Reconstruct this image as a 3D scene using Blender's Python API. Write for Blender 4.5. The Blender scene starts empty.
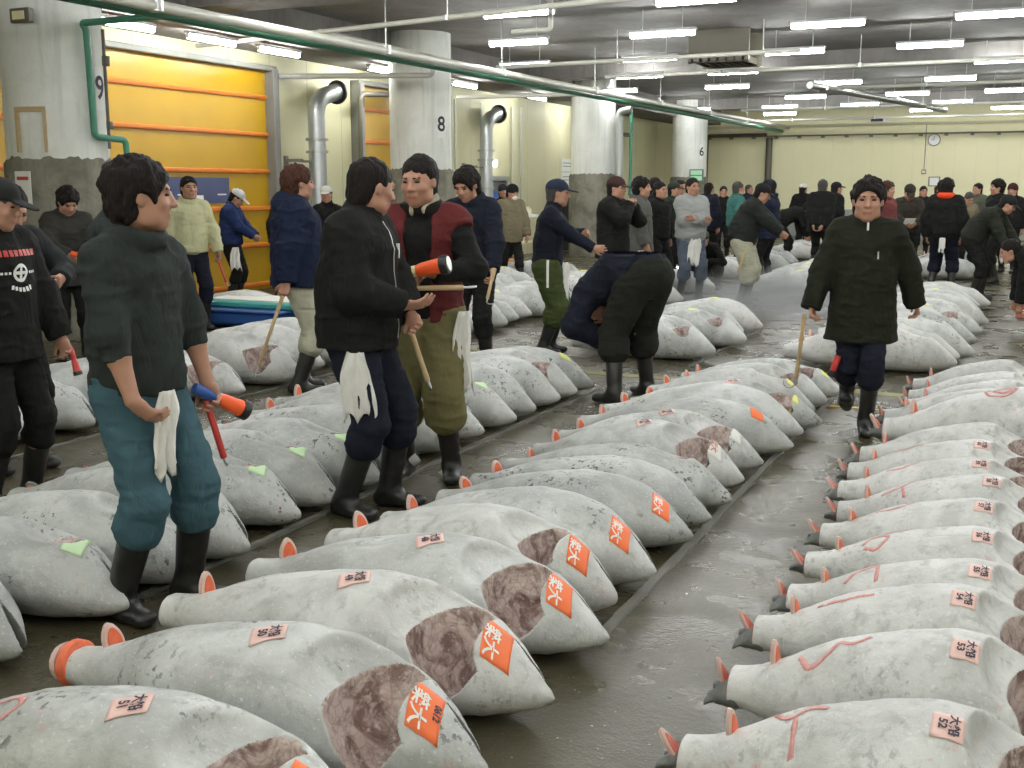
import bpy, math, random
import numpy as np
from mathutils import Vector, Matrix
from mathutils.bvhtree import BVHTree
random.seed(7)
RNG = np.random.RandomState(5)
SC = bpy.context.scene
COL = SC.collection
PI = math.pi
V3 = lambda *a: np.array(a, float)

# ------------------------------------------------------------------ materials
def nt(name):
    m = bpy.data.materials.new(name); m.use_nodes = True
    n = m.node_tree.nodes; l = m.node_tree.links
    return m, n, l, n['Principled BSDF']
def N(n, t, **k):
    x = n.new(t)
    for a, b in k.items():
        if a in x.inputs: x.inputs[a].default_value = b
        else: setattr(x, a, b)
    return x
def mixc(n, l, fac, a, b, mode='MIX'):
    x = n.new('ShaderNodeMix'); x.data_type = 'RGBA'; x.blend_type = mode
    for s, v in ((0, fac), (6, a), (7, b)):
        if isinstance(v, (int, float)): x.inputs[s].default_value = v
        elif isinstance(v, tuple): x.inputs[s].default_value = (*v, 1) if len(v) == 3 else v
        else: l.new(v, x.inputs[s])
    return x.outputs[2]
def ramp(n, l, src, p0, p1, c0=0.0, c1=1.0):
    x = n.new('ShaderNodeMapRange'); x.interpolation_type = 'SMOOTHSTEP'
    l.new(src, x.inputs[0])
    for i, v in ((1, p0), (2, p1), (3, c0), (4, c1)): x.inputs[i].default_value = v
    return x.outputs[0]
def coords(n, l, rnd=True, kind='Object', scale=None):
    tc = n.new('ShaderNodeTexCoord'); out = tc.outputs[kind]
    if rnd:
        oi = n.new('ShaderNodeObjectInfo'); mu = N(n, 'ShaderNodeMath', operation='MULTIPLY'); mu.inputs[1].default_value = 37.0
        l.new(oi.outputs['Random'], mu.inputs[0])
        ad = N(n, 'ShaderNodeVectorMath', operation='ADD'); l.new(out, ad.inputs[0]); l.new(mu.outputs[0], ad.inputs[1]); out = ad.outputs[0]
    if scale:
        mp = n.new('ShaderNodeMapping'); mp.inputs['Scale'].default_value = scale; l.new(out, mp.inputs[0]); out = mp.outputs[0]
    return out
def noise(n, l, co, scale, detail=3, rough=.5, dist=0):
    x = n.new('ShaderNodeTexNoise'); x.inputs['Scale'].default_value = scale; x.inputs['Detail'].default_value = detail
    x.inputs['Roughness'].default_value = rough; x.inputs['Distortion'].default_value = dist
    l.new(co, x.inputs['Vector']); return x.outputs[0]
def bump(n, l, bs, h, strength=.3, dist=.01, prev=None):
    b = n.new('ShaderNodeBump'); b.inputs['Strength'].default_value = strength; b.inputs['Distance'].default_value = dist
    l.new(h, b.inputs['Height'])
    if prev is not None: l.new(prev, b.inputs['Normal'])
    l.new(b.outputs[0], bs.inputs['Normal']); return b.outputs[0]

def simple(name, col, rough=.6, metal=0, var=.12, sc=8, bmp=0, bsc=60, spec=.5, emit=0, rnd=True, coat=0):
    m, n, l, b = nt(name)
    co = coords(n, l, rnd)
    f = noise(n, l, co, sc, 3)
    dark = tuple(c*(1-var) for c in col); lite = tuple(min(1, c*(1+var)) for c in col)
    l.new(mixc(n, l, f, dark, lite), b.inputs['Base Color'])
    b.inputs['Roughness'].default_value = rough; b.inputs['Metallic'].default_value = metal
    b.inputs['Specular IOR Level'].default_value = spec; b.inputs['Coat Weight'].default_value = coat
    if bmp: bump(n, l, b, noise(n, l, co, bsc, 2), bmp, .004)
    if emit:
        b.inputs['Emission Color'].default_value = (*col, 1); b.inputs['Emission Strength'].default_value = emit
    return m
def cloth(name, col, rough=.85, puff=1.0, spec=.15, var=.18):
    m, n, l, b = nt(name)
    co = coords(n, l, True)
    f = noise(n, l, co, 9, 4, .6)
    c = mixc(n, l, f, tuple(x*(1-var) for x in col), tuple(min(1, x*(1+var)) for x in col))
    l.new(c, b.inputs['Base Color']); b.inputs['Roughness'].default_value = rough; b.inputs['Specular IOR Level'].default_value = spec
    co2 = coords(n, l, True, scale=(1, 1, .45))
    p = bump(n, l, b, noise(n, l, co2, 14, 3, .55, .6), .55*puff, .02)
    bump(n, l, b, noise(n, l, co, 300, 1), .25, .001, p)
    b.inputs['Sheen Weight'].default_value = .0
    return m
def frost(name, speck, tint=.0, lite=(.61, .625, .605), grey=(.40, .41, .39)):
    m, n, l, b = nt(name)
    co = coords(n, l, True)
    big = noise(n, l, co, 3.2, 3, .55, .4)
    mid = noise(n, l, co, 13, 5, .65, .3)
    fine = noise(n, l, co, 75, 3, .7)
    stre = noise(n, l, coords(n, l, True, scale=(.35, 1.6, 1)), 10, 4, .6, .8)
    c = mixc(n, l, ramp(n, l, big, .35, .68), lite, grey)
    c = mixc(n, l, ramp(n, l, mid, .52, .70, 0, .62), c, (.36, .37, .345))
    c = mixc(n, l, ramp(n, l, stre, .56, .70, 0, .42), c, (.32, .33, .31))
    c = mixc(n, l, ramp(n, l, fine, .58, .72, 0, .45), c, (.86, .88, .86))
    # dark skin where the frost is worn off
    wa = N(n, 'ShaderNodeMath', operation='MULTIPLY'); 
    l.new(ramp(n, l, noise(n, l, co, 34, 3, .6), .56, .63), wa.inputs[0])
    l.new(ramp(n, l, noise(n, l, co, 4.2, 2), .50, .66, 0, speck), wa.inputs[1])
    c = mixc(n, l, wa.outputs[0], c, (.10, .105, .105))
    wb = N(n, 'ShaderNodeMath', operation='MULTIPLY')
    l.new(ramp(n, l, noise(n, l, co, 22, 3, .6), .60, .68), wb.inputs[0])
    l.new(ramp(n, l, noise(n, l, co, 2.6, 1), .52, .62, 0, .25+tint), wb.inputs[1])
    c = mixc(n, l, wb.outputs[0], c, (.62, .30, .27))
    l.new(c, b.inputs['Base Color'])
    l.new(ramp(n, l, mid, .3, .7, .42, .7), b.inputs['Roughness'])
    b.inputs['Specular IOR Level'].default_value = .45
    p = bump(n, l, b, mid, .45, .012)
    p = bump(n, l, b, noise(n, l, co, 55, 3, .7), .45, .004, p)
    bump(n, l, b, noise(n, l, co, 170, 2, .7), .3, .0015, p)
    return m

M = {}
M['frost'] = frost('frosted_skin', .8)
M['frost_dark'] = frost('frosted_skin_worn', 1.0, 0, (.53, .545, .52), (.34, .35, .335))
M['frost_pale'] = frost('frosted_skin_pale', .35, .15, (.66, .665, .64), (.50, .505, .48))
def cavity_mat():
    m, n, l, b = nt('frozen_gill_flesh'); co = coords(n, l)
    f = noise(n, l, co, 9, 5, .65, 1.2)
    c = mixc(n, l, ramp(n, l, f, .38, .58), (.20, .13, .11), (.58, .48, .44))
    v = n.new('ShaderNodeTexVoronoi'); v.inputs['Scale'].default_value = 26; v.feature = 'DISTANCE_TO_EDGE'; l.new(co, v.inputs['Vector'])
    c = mixc(n, l, ramp(n, l, v.outputs[0], .0, .12, .35, 0), c, (.24, .13, .11))
    c = mixc(n, l, ramp(n, l, noise(n, l, co, 50, 3), .55, .7, 0, .5), c, (.72, .66, .62))
    l.new(c, b.inputs['Base Color']); b.inputs['Roughness'].default_value = .5
    p = bump(n, l, b, f, .7, .02); bump(n, l, b, noise(n, l, co, 60, 2), .3, .003, p); return m
M['cavity'] = cavity_mat()
M['mouth'] = simple('mouth_lining', (.20, .20, .19), .6, var=.3, sc=30, bmp=.4)
M['flesh'] = simple('orange_fin_flesh', (.80, .17, .075), .5, var=.25, sc=40, bmp=.4)
M['flesh_pink'] = simple('pink_cut_flesh', (.62, .20, .15), .5, var=.45, sc=30, bmp=.4)
M['rim'] = simple('pale_fin_rim', (.70, .50, .44), .55, var=.2, sc=30, bmp=.4)
M['darktail'] = simple('dark_tail_skin', (.14, .15, .14), .5, var=.5, sc=18, bmp=.5)
M['crayon'] = simple('red_crayon', (.66, .33, .30), .85, var=.35, sc=60)
M['orange_paper'] = simple('orange_paper', (.95, .20, .06), .6, var=.08, sc=10)
M['green_paper'] = simple('green_paper', (.62, .84, .50), .6, var=.12, sc=12)
M['yellow_paper'] = simple('yellow_paper', (.80, .83, .22), .6, var=.12, sc=12)
M['pink_paper'] = simple('pink_paper', (.82, .56, .50), .7, var=.08, sc=20)
M['white_paper'] = simple('white_paper', (.82, .82, .78), .7, var=.06)
M['ink'] = simple('black_ink', (.05, .04, .06), .7)
M['white_ink'] = simple('white_ink', (.85, .85, .8), .7)
M['white_cloth'] = cloth('white_towel', (.74, .73, .69), .9, 1.2)
M['skin'] = simple('skin', (.42, .22, .145), .55, var=.12, sc=20, bmp=.1, bsc=200)
M['skin_dark'] = simple('skin_tan', (.38, .20, .13), .5, var=.12, sc=20, bmp=.1, bsc=200)
M['lip'] = simple('lips', (.36, .13, .10), .5)
M['eyem'] = simple('dark_eye', (.03, .02, .018), .25)
def hair_mat(name, col):
    m, n, l, b = nt(name)
    co = coords(n, l, True, scale=(1, 1, .25)); f = noise(n, l, co, 90, 3, .6, .5)
    l.new(mixc(n, l, f, tuple(c*.6 for c in col), tuple(c*1.5 for c in col)), b.inputs['Base Color'])
    b.inputs['Roughness'].default_value = .6; b.inputs['Specular IOR Level'].default_value = .12
    bump(n, l, b, f, .9, .01); return m
M['hair'] = hair_mat('black_hair', (.014, .011, .010)); M['hair_brown'] = hair_mat('brown_hair', (.06, .025, .016)); M['hair_grey'] = hair_mat('greying_hair', (.06, .055, .05))
M['rubber'] = simple('black_rubber', (.016, .016, .015), .35, var=.2, sc=12, bmp=.15, bsc=30)
M['steel'] = simple('steel', (.55, .56, .55), .35, 1, var=.15)
M['wood'] = simple('pale_wood', (.50, .37, .20), .6, var=.25, sc=20)
M['torch_orange'] = simple('orange_plastic', (.95, .13, .03), .35, var=.05)
M['cream'] = simple('cream_plastic', (.80, .74, .46), .45, var=.05)
M['blackp'] = simple('black_plastic', (.02, .02, .022), .4)
M['redp'] = simple('red_plastic', (.55, .05, .04), .4)
M['bluep'] = simple('blue_plastic', (.03, .10, .34), .4)
M['tealp'] = simple('teal_sheet', (.08, .42, .38), .45)
M['bulb'] = simple('torch_glass', (1, .92, .95), .2, emit=9)

# ------------------------------------------------------------------ numpy noise
_T = RNG.rand(32, 32, 32).astype(np.float32)
def vnoise(p):
    i = np.floor(p).astype(int); f = (p - i); f = f*f*(3-2*f); i &= 31; j = (i+1) & 31
    x0, y0, z0 = i.T; x1, y1, z1 = j.T; fx, fy, fz = f.T
    a = _T[x0, y0, z0]*(1-fx)+_T[x1, y0, z0]*fx; b = _T[x0, y1, z0]*(1-fx)+_T[x1, y1, z0]*fx
    c = _T[x0, y0, z1]*(1-fx)+_T[x1, y0, z1]*fx; d = _T[x0, y1, z1]*(1-fx)+_T[x1, y1, z1]*fx
    return ((a*(1-fy)+b*fy)*(1-fz)+(c*(1-fy)+d*fy)*fz)*2-1
def fbm(p, o=3):
    s = 0; a = 1
    for k in range(o): s = s+a*vnoise(p*(2**k)+k*7.3); a *= .5
    return s

# ------------------------------------------------------------------ mesh helpers
def mesh_np(name, v, q, smooth=True):
    me = bpy.data.meshes.new(name); v = np.asarray(v, np.float32); q = np.asarray(q, np.int32)
    k = q.shape[1]
    me.vertices.add(len(v)); me.vertices.foreach_set('co', v.ravel())
    me.loops.add(len(q)*k); me.loops.foreach_set('vertex_index', q.ravel())
    me.polygons.add(len(q)); me.polygons.foreach_set('loop_start', np.arange(0, len(q)*k, k, dtype=np.int32))
    me.polygons.foreach_set('use_smooth', np.full(len(q), smooth)); me.update(calc_edges=True); me.validate()
    return me
class MB:
    def __init__(s): s.v = []; s.f = []
    def add(s, v, f):
        o = len(s.v); s.v += [tuple(map(float, x)) for x in v]; s.f += [tuple(i+o for i in x) for x in f]; return s
    def box(s, x0, x1, y0, y1, z0, z1, bev=0):
        if bev <= 0:
            v = [(x, y, z) for z in (z0, z1) for x, y in ((x0, y0), (x1, y0), (x1, y1), (x0, y1))]
            return s.add(v, [(3, 2, 1, 0), (4, 5, 6, 7), (0, 1, 5, 4), (1, 2, 6, 5), (2, 3, 7, 6), (3, 0, 4, 7)])
        b = bev; rings = []
        for z, e in ((z0, b), (z0+b, 0), (z1-b, 0), (z1, b)):
            r = [(x0+b+e*0, y0+e), (x1-b, y0+e), (x1-e, y0+b), (x1-e, y1-b), (x1-b, y1-e), (x0+b, y1-e), (x0+e, y1-b), (x0+e, y0+b)]
            rings.append([(x, y, z) for x, y in r])
        v = sum(rings, []); f = [tuple(range(7, -1, -1)), tuple(range(24, 32))]
        for k in range(3):
            for i in range(8): f.append((k*8+i, k*8+(i+1) % 8, k*8+8+(i+1) % 8, k*8+8+i))
        return s.add(v, f)
    def tube(s, pts, r, n=10, caps=True):
        pts = [np.array(p, float) for p in pts]; rs = r if hasattr(r, '__len__') else [r]*len(pts)
        v = []; up = None
        for i, p in enumerate(pts):
            t = pts[min(i+1, len(pts)-1)]-pts[max(i-1, 0)]; t = t/(np.linalg.norm(t)+1e-9)
            if up is None:
                up = np.cross(t, (0, 0, 1) if abs(t[2]) < .9 else (1, 0, 0))
            up = up-t*np.dot(up, t); up = up/np.linalg.norm(up); w = np.cross(t, up)
            for k in range(n): a = 2*PI*k/n; v.append(p+rs[i]*(math.cos(a)*up+math.sin(a)*w))
        f = [(i*n+k, i*n+(k+1) % n, (i+1)*n+(k+1) % n, (i+1)*n+k) for i in range(len(pts)-1) for k in range(n)]
        if caps: f += [tuple(range(n-1, -1, -1)), tuple((len(pts)-1)*n+k for k in range(n))]
        return s.add(v, f)
    def lathe(s, prof, c=(0, 0, 0), n=20):
        return s.tube([(c[0], c[1], c[2]+z) for r, z in prof], [r for r, z in prof], n)
    def xf(s, Mx): s.v = [tuple(Mx @ Vector(p)) for p in s.v]; return s
    def build(s, name, mat, parent=None, smooth=False):
        me = bpy.data.meshes.new(name); me.from_pydata(s.v, [], s.f); me.update()
        me.polygons.foreach_set('use_smooth', [smooth]*len(me.polygons))
        if smooth:
            try: me.set_sharp_from_angle(angle=math.radians(40))
            except Exception: pass
        return obj(name, me, mat, parent)
def obj(name, me, mat=None, parent=None):
    o = bpy.data.objects.new(name, me); COL.objects.link(o)
    if mat is not None: me.materials.clear(); me.materials.append(mat if not isinstance(mat, str) else M[mat])
    if parent is not None: o.parent = parent
    return o
def empty(name, loc=(0, 0, 0), rz=0):
    o = bpy.data.objects.new(name, None); COL.objects.link(o); o.location = loc; o.rotation_euler[2] = rz; o.empty_display_size = .1; return o
def tag(o, label, cat, group=None, kind=None):
    o['label'] = label; o['category'] = cat
    if group: o['group'] = group
    if kind: o['kind'] = kind
    return o
def struct(o): o['kind'] = 'structure'; return o
def copy_tree(o, parent=None):
    c = o.copy(); COL.objects.link(c); c.parent = parent
    for ch in list(o.children): copy_tree(ch, c)
    return c
def fillet(pts, r=.12, n=5):
    P = [np.array(p, float) for p in pts]; out = [P[0]]
    for a, b, c in zip(P, P[1:], P[2:]):
        u = a-b; w = c-b; lu = np.linalg.norm(u); lw = np.linalg.norm(w); e = min(r, lu*.45, lw*.45); u /= lu; w /= lw
        for k in range(n+1):
            t = k/n; out.append((1-t)**2*(b+u*e)+2*t*(1-t)*b+t*t*(b+w*e))
    return out+[P[-1]]

# ------------------------------------------------------------------ implicit surfaces
class Vol:
    def __init__(s, lo, hi, res):
        s.lo = np.array(lo, float); s.res = res; s.n = np.ceil((np.array(hi)-s.lo)/res).astype(int)+2
        s.f = np.full(s.n, .3, np.float32); s.ax = [(s.lo[i]+res*np.arange(s.n[i])).astype(np.float32) for i in range(3)]
    def sub(s, lo, hi, pad):
        i0 = np.clip(((np.array(lo)-pad-s.lo)/s.res).astype(int), 0, s.n-1); i1 = np.clip(((np.array(hi)+pad-s.lo)/s.res).astype(int)+2, 1, s.n)
        sl = tuple(slice(a, b) for a, b in zip(i0, i1))
        return sl, s.ax[0][sl[0]][:, None, None], s.ax[1][sl[1]][None, :, None], s.ax[2][sl[2]][None, None, :]
    def op(s, prim, k=.01, mode='+'):
        d, lo, hi = prim; sl, x, y, z = s.sub(lo, hi, k+3*s.res)
        if min(q.stop-q.start for q in sl) <= 0: return
        b = d(x, y, z); a = s.f[sl]
        if mode == '+':
            h = np.maximum(k-np.abs(a-b), 0)/k; s.f[sl] = np.minimum(a, b)-h*h*k*.25
        else:
            h = np.maximum(k-np.abs(a+b), 0)/k; s.f[sl] = np.maximum(a, -b)+h*h*k*.25
    def mesh(s):
        f = s.f; g = f < 0
        c = np.zeros(np.array(f.shape)-1, np.int8)
        for dx in (0, 1):
            for dy in (0, 1):
                for dz in (0, 1): c += g[dx:f.shape[0]-1+dx, dy:f.shape[1]-1+dy, dz:f.shape[2]-1+dz]
        I = np.argwhere((c > 0) & (c < 8)); idx = np.full(c.shape, -1, np.int32); idx[tuple(I.T)] = np.arange(len(I))
        acc = np.zeros((len(I), 3)); cnt = np.zeros(len(I))
        cor = [(a, b, d) for a in (0, 1) for b in (0, 1) for d in (0, 1)]
        val = {q: f[I[:, 0]+q[0], I[:, 1]+q[1], I[:, 2]+q[2]] for q in cor}
        for q in cor:
            for ax in range(3):
                if q[ax] == 0:
                    r = list(q); r[ax] = 1; a = val[q]; b = val[tuple(r)]; m = (a < 0) != (b < 0)
                    t = np.where(m, a/np.where(m, a-b, 1), 0); p = np.tile(np.array(q, float), (len(I), 1)); p[:, ax] += t
                    acc += p*m[:, None]; cnt += m
        v = (I+acc/cnt[:, None])*s.res+s.lo
        Q = []
        for ax in range(3):
            o1, o2 = [(1, 2), (2, 0), (0, 1)][ax]
            lo = [slice(None)]*3; hi = [slice(None)]*3; lo[ax] = slice(0, -1); hi[ax] = slice(1, None)
            ga, gb = g[tuple(lo)], g[tuple(hi)]; E = np.argwhere(ga != gb)
            E = E[(E[:, o1] > 0) & (E[:, o2] > 0) & (E[:, o1] < f.shape[o1]-1) & (E[:, o2] < f.shape[o2]-1)]
            inside = ga[tuple(E.T)]
            def cell(d1, d2):
                e = E.copy(); e[:, o1] += d1; e[:, o2] += d2; return idx[tuple(e.T)]
            q = np.stack([cell(-1, -1), cell(0, -1), cell(0, 0), cell(-1, 0)], 1)
            q[~inside] = q[~inside][:, ::-1]; Q.append(q)
        return v, np.concatenate(Q)
def limb(a, b, ra, rb, side=(1, 0, 0), fa=False, fb=False):
    a = np.array(a, float); b = np.array(b, float); ab = b-a; L = np.linalg.norm(ab)+1e-9; w = ab/L
    sd = np.array(side, float); sd = sd-w*np.dot(sd, w)
    if np.linalg.norm(sd) < 1e-3: sd = np.cross(w, (0, 0.3, 1)); 
    sd /= np.linalg.norm(sd); fr = np.cross(w, sd)
    ra = ra if hasattr(ra, '__len__') else (ra, ra); rb = rb if hasattr(rb, '__len__') else (rb, rb)
    mr = max(*ra, *rb)
    def d(x, y, z):
        px, py, pz = x-a[0], y-a[1], z-a[2]
        h = px*w[0]+py*w[1]+pz*w[2]; t = np.clip(h/L, 0, 1)
        u = px*sd[0]+py*sd[1]+pz*sd[2]; v = px*fr[0]+py*fr[1]+pz*fr[2]; e = h-t*L
        A = ra[0]+(rb[0]-ra[0])*t; B = ra[1]+(rb[1]-ra[1])*t; C = np.minimum(A, B)
        if fa: e = np.where(h < 0, 0, e)
        if fb: e = np.where(h > L, 0, e)
        k0 = np.sqrt((u/A)**2+(v/B)**2+(e/C)**2); k1 = np.sqrt((u/A**2)**2+(v/B**2)**2+(e/C**2)**2)+1e-6
        r = np.minimum(k0*(k0-1)/k1, 10)
        r = np.where(k0 < .3, (k0-1)*C, r)
        if fa: r = np.maximum(r, -h)
        if fb: r = np.maximum(r, h-L)
        return r
    return d, np.minimum(a, b)-mr, np.maximum(a, b)+mr
def ell(c, r, R=None):
    c = np.array(c, float); r = np.array(r, float); R = np.eye(3) if R is None else R; mr = r.max()
    def d(x, y, z):
        px, py, pz = x-c[0], y-c[1], z-c[2]
        u = [px*R[0, i]+py*R[1, i]+pz*R[2, i] for i in range(3)]
        k0 = np.sqrt(sum((u[i]/r[i])**2 for i in range(3))); k1 = np.sqrt(sum((u[i]/r[i]**2)**2 for i in range(3)))+1e-6
        return np.where(k0 < .3, (k0-1)*r.min(), k0*(k0-1)/k1)
    return d, c-mr, c+mr

# ------------------------------------------------------------------ tuna
PX = np.array([0, .04, .10, .20, .32, .45, .58, .70, .80, .87, .93, .97, .99, 1.0])
PY = np.array([.066, .070, .088, .132, .174, .200, .212, .210, .186, .142, .092, .050, .026, .005])
PZ = np.array([.058, .061, .076, .114, .150, .174, .184, .180, .160, .124, .080, .044, .024, .005])
PC = np.array([.115, .117, .124, .142, .162, .176, .186, .182, .164, .142, .116, .10, .095, .093])
_xx = np.linspace(0, 1, 400)
def _sm(a):
    v = np.interp(_xx, PX, a); k = np.ones(25)/25; w = np.convolve(np.pad(v, 12, 'edge'), k, 'valid'); w[-14:] = v[-14:]; w[-26:-14] = w[-26:-14]*.5+v[-26:-14]*.5; return w
SY, SZ, SCc = _sm(PY), _sm(PZ), _sm(PC)
def make_fish(var, res=.008, L=1.47):
    vol = Vol((-.03, -.25, -.01), (L+.03, .25, .40), res)
    x, y, z = vol.ax[0][:, None, None], vol.ax[1][None, :, None], vol.ax[2][None, None, :]
    t = np.clip(x/L, 0, 1); hy = np.interp(t, _xx, SY)*var.get('hy', 1); hz = np.interp(t, _xx, SZ)*var.get('hz', 1); cz = np.interp(t, _xx, SCc)*var.get('hz', 1)
    cy = var.get('bow', 0)*np.sin(t*PI)
    e = 2.15
    r = (np.abs((y-cy)/hy)**e+np.abs((z-cz)/hz)**e)**(1/e)
    d = (r-1)*np.minimum(hy, hz)
    d = np.maximum(d, -x); d = np.maximum(d, (x-L)*.6)
    vol.f = d.astype(np.float32)
    cav = None
    if var.get('hole'):
        hx, hyy, rx, ry, rz, edge, sl = var['hole']
        hx *= L; edge *= L; zc = float(np.interp(hx/L, _xx, SCc+SZ))*var.get('hz', 1)-.01
        E0, _, _ = ell((hx, hyy, zc), (rx, ry, rz))
        big, _, _ = ell((hx-.02, hyy, zc+.04), (rx*1.5, ry*1.34, .112))
        def plane(x, y): return (x-edge-sl*(y-hyy)+1.2*(y-hyy)**2)
        cav = np.maximum(E0(x, y, z), plane(x, y)-np.maximum(zc-.01-z, 0)*.55)
        bv = np.maximum(big(x, y, z), plane(x, y)+z*0)
        dd, _, _ = ell((edge-.02, hyy+.01, zc-.14*rz/.2), (.001, .001, .001))
        d0 = d.copy()
        f = vol.f
        for c, k in ((bv, .03), (cav, .008)):
            h = np.maximum(k-np.abs(f+c), 0)/k; f = np.maximum(f, -c)+h*h*k*.25
        vol.f = f.astype(np.float32)
        cavf = lambda P: np.minimum(dd(P[:, 0], P[:, 1], P[:, 2]), np.maximum(E0(P[:, 0], P[:, 1], P[:, 2]), plane(P[:, 0], P[:, 1])-np.maximum(zc-.01-P[:, 2], 0)*.55))
        def depth0(P):
            tt = np.clip(P[:, 0]/L, 0, 1); a = np.interp(tt, _xx, SY)*var.get('hy', 1); b_ = np.interp(tt, _xx, SZ)*var.get('hz', 1); c0 = np.interp(tt, _xx, SCc)*var.get('hz', 1)
            return ((np.abs(P[:, 1]/a)**e+np.abs((P[:, 2]-c0)/b_)**e)**(1/e)-1)*np.minimum(a, b_)
    # mouth slit: thin wedge at the snout, opening forward
    mo = var.get('mouth', .012); ml = var.get('mlen', .13); my = var.get('my', .018)
    wdg = lambda x, y, z: np.maximum(np.abs(y-my-(x-L)*(-.16))-np.maximum((x-(L-ml))/ml, 0)*mo, (L-ml)-x)
    vol.f = np.maximum(vol.f, -(wdg(x, y, z)+z*0)).astype(np.float32)
    v, q = vol.mesh()
    v = v+0
    nn = fbm(v*5.0+var['seed'], 3)[:, None]*.006+fbm(v*30+var['seed'], 2)[:, None]*.0015
    c = np.stack([v[:, 0], np.zeros(len(v)), np.interp(v[:, 0]/L, _xx, SCc)], 1); nrm = v-c; nrm[:, 0] = 0; nrm /= (np.linalg.norm(nrm, axis=1)[:, None]+1e-6)
    fc = v[q].mean(1)
    lab = np.zeros(len(q), int)
    if cav is not None: lab[(cavf(fc) < res*.7) & (big(fc[:, 0], fc[:, 1], fc[:, 2]) > .0015) & (depth0(fc) < -.008)] = 1
    # mouth lining
    if mo > 0: lab[(np.abs(wdg(fc[:, 0], fc[:, 1], fc[:, 2])) < .003) & (fc[:, 0] > L-ml+.01) & (fc[:, 2] > .02)] = 2
    lab[(fc[:, 0] < .004)] = 3
    if cav is not None:
        cm_ = np.clip(1-cavf(v)/.004, 0, 1)*np.clip(big(v[:, 0], v[:, 1], v[:, 2])/.03, 0, 1); nn = nn+(cm_*fbm(v*np.array([16, 11, 16.])+var['seed'], 2)*.016)[:, None]
    v = v+nrm*nn; v[:, 2] = np.maximum(v[:, 2], .0)
    out = {}
    for k, nm in ((0, 'body'), (1, 'gill_cavity'), (2, 'mouth'), (3, 'tail_stump')):
        m = lab == k
        if m.sum() > 3:
            u, inv = np.unique(q[m], return_inverse=True); out[nm] = mesh_np(nm, v[u], inv.reshape(-1, 4))
    bvh = BVHTree.FromPolygons(v.tolist(), q.tolist())
    return out, bvh, L
def paddle(h, w, th, off=0):
    mb = MB(); n = 18; pr = []
    for k in range(n):
        a = 2*PI*k/n; xx = math.cos(a)*w*(1-.25*math.sin(a)); zz = math.sin(a)*h; pr.append((xx-zz*.25, zz))
    v = []; f = []
    for s, e in ((-1, .82), (-.6, 1), (.6, 1), (1, .82)):
        v += [(p[0]*e, s*th, p[1]*e) for p in pr]
    f = [tuple(range(n)), tuple(range(4*n-1, 3*n-1, -1))]
    for k in range(3):
        for i in range(n): f.append((k*n+i, (k+1)*n+i, (k+1)*n+(i+1) % n, k*n+(i+1) % n))
    return mb.add(v, f)
def drape(bvh, pts, lift=.004):
    out = []
    for (x, y, dz) in pts:
        h = bvh.ray_cast(Vector((x, y, .6)), Vector((0, 0, -1)))[0]
        z = h.z if h else .1
        out.append((x, y, z+lift+dz))
    return out
def sticker(bvh, name, mat, cx, cy, w, h, ang, parent, lift=.005):
    nx, ny = 8, 8; ca, sa = math.cos(ang), math.sin(ang); pts = []
    for j in range(ny+1):
        for i in range(nx+1):
            a = (i/nx-.5)*w; b = (j/ny-.5)*h; pts.append((cx+a*ca-b*sa, cy+a*sa+b*ca, 0))
    v = drape(bvh, pts, lift); n = nx+1
    f = [(j*n+i, j*n+i+1, (j+1)*n+i+1, (j+1)*n+i) for j in range(ny) for i in range(nx)]
    o = MB().add(v, f).build(name, M[mat], parent, True)
    s = o.modifiers.new('thickness', 'SOLIDIFY'); s.thickness = .0015; return o
def text_mesh(body, size, bold=0):
    cu = bpy.data.curves.new('lettering', 'FONT'); cu.body = body; cu.size = size; cu.align_x = 'CENTER'; cu.align_y = 'CENTER'; cu.space_line = .95
    cu.offset = bold; cu.resolution_u = 3
    o = bpy.data.objects.new('lettering', cu); COL.objects.link(o); dg = bpy.context.evaluated_depsgraph_get(); dg.update()
    me = bpy.data.meshes.new_from_object(o.evaluated_get(dg)); bpy.data.objects.remove(o); bpy.data.curves.remove(cu); return me
def lettering(bvh, body, size, cx, cy, ang, parent, mat='ink', lift=.0085, bold=0.001):
    me = text_mesh(body, size, bold); ca, sa = math.cos(ang), math.sin(ang)
    pts = [(cx+v.co.x*ca-v.co.y*sa, cy+v.co.x*sa+v.co.y*ca, 0) for v in me.vertices]
    for v, p in zip(me.vertices, drape(bvh, pts, lift)): v.co = p
    return obj('lettering', me, mat, parent)
def brush(bvh, strokes, parent, w=.012):
    mb = MB()
    for st in strokes:
        st = fillet([(*p, 0) for p in st], .05, 4) if len(st) > 2 else [np.array((*p, 0.)) for p in st]
        P = []
        for a, b in zip(st, st[1:]):
            for k in range(4): P.append(a+(b-a)*k/4)
        P.append(st[-1]); v = []
        for i, p in enumerate(P):
            t = P[min(i+1, len(P)-1)]-P[max(0, i-1)]; t = t/(np.linalg.norm(t)+1e-9); nrm = np.array((-t[1], t[0], 0))
            ww = w*(.6+.5*abs(math.sin(i*1.7)))
            v += [tuple(p-nrm*ww*.5), tuple(p+nrm*ww*.5)]
        v = drape(bvh, v, .0025); mb.add(v, [(2*i, 2*i+1, 2*i+3, 2*i+2) for i in range(len(P)-1)])
    o = mb.build('paint_mark', M['crayon'], parent, True); s = o.modifiers.new('thickness', 'SOLIDIFY'); s.thickness = .0004; s.offset = 1; return o

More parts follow.
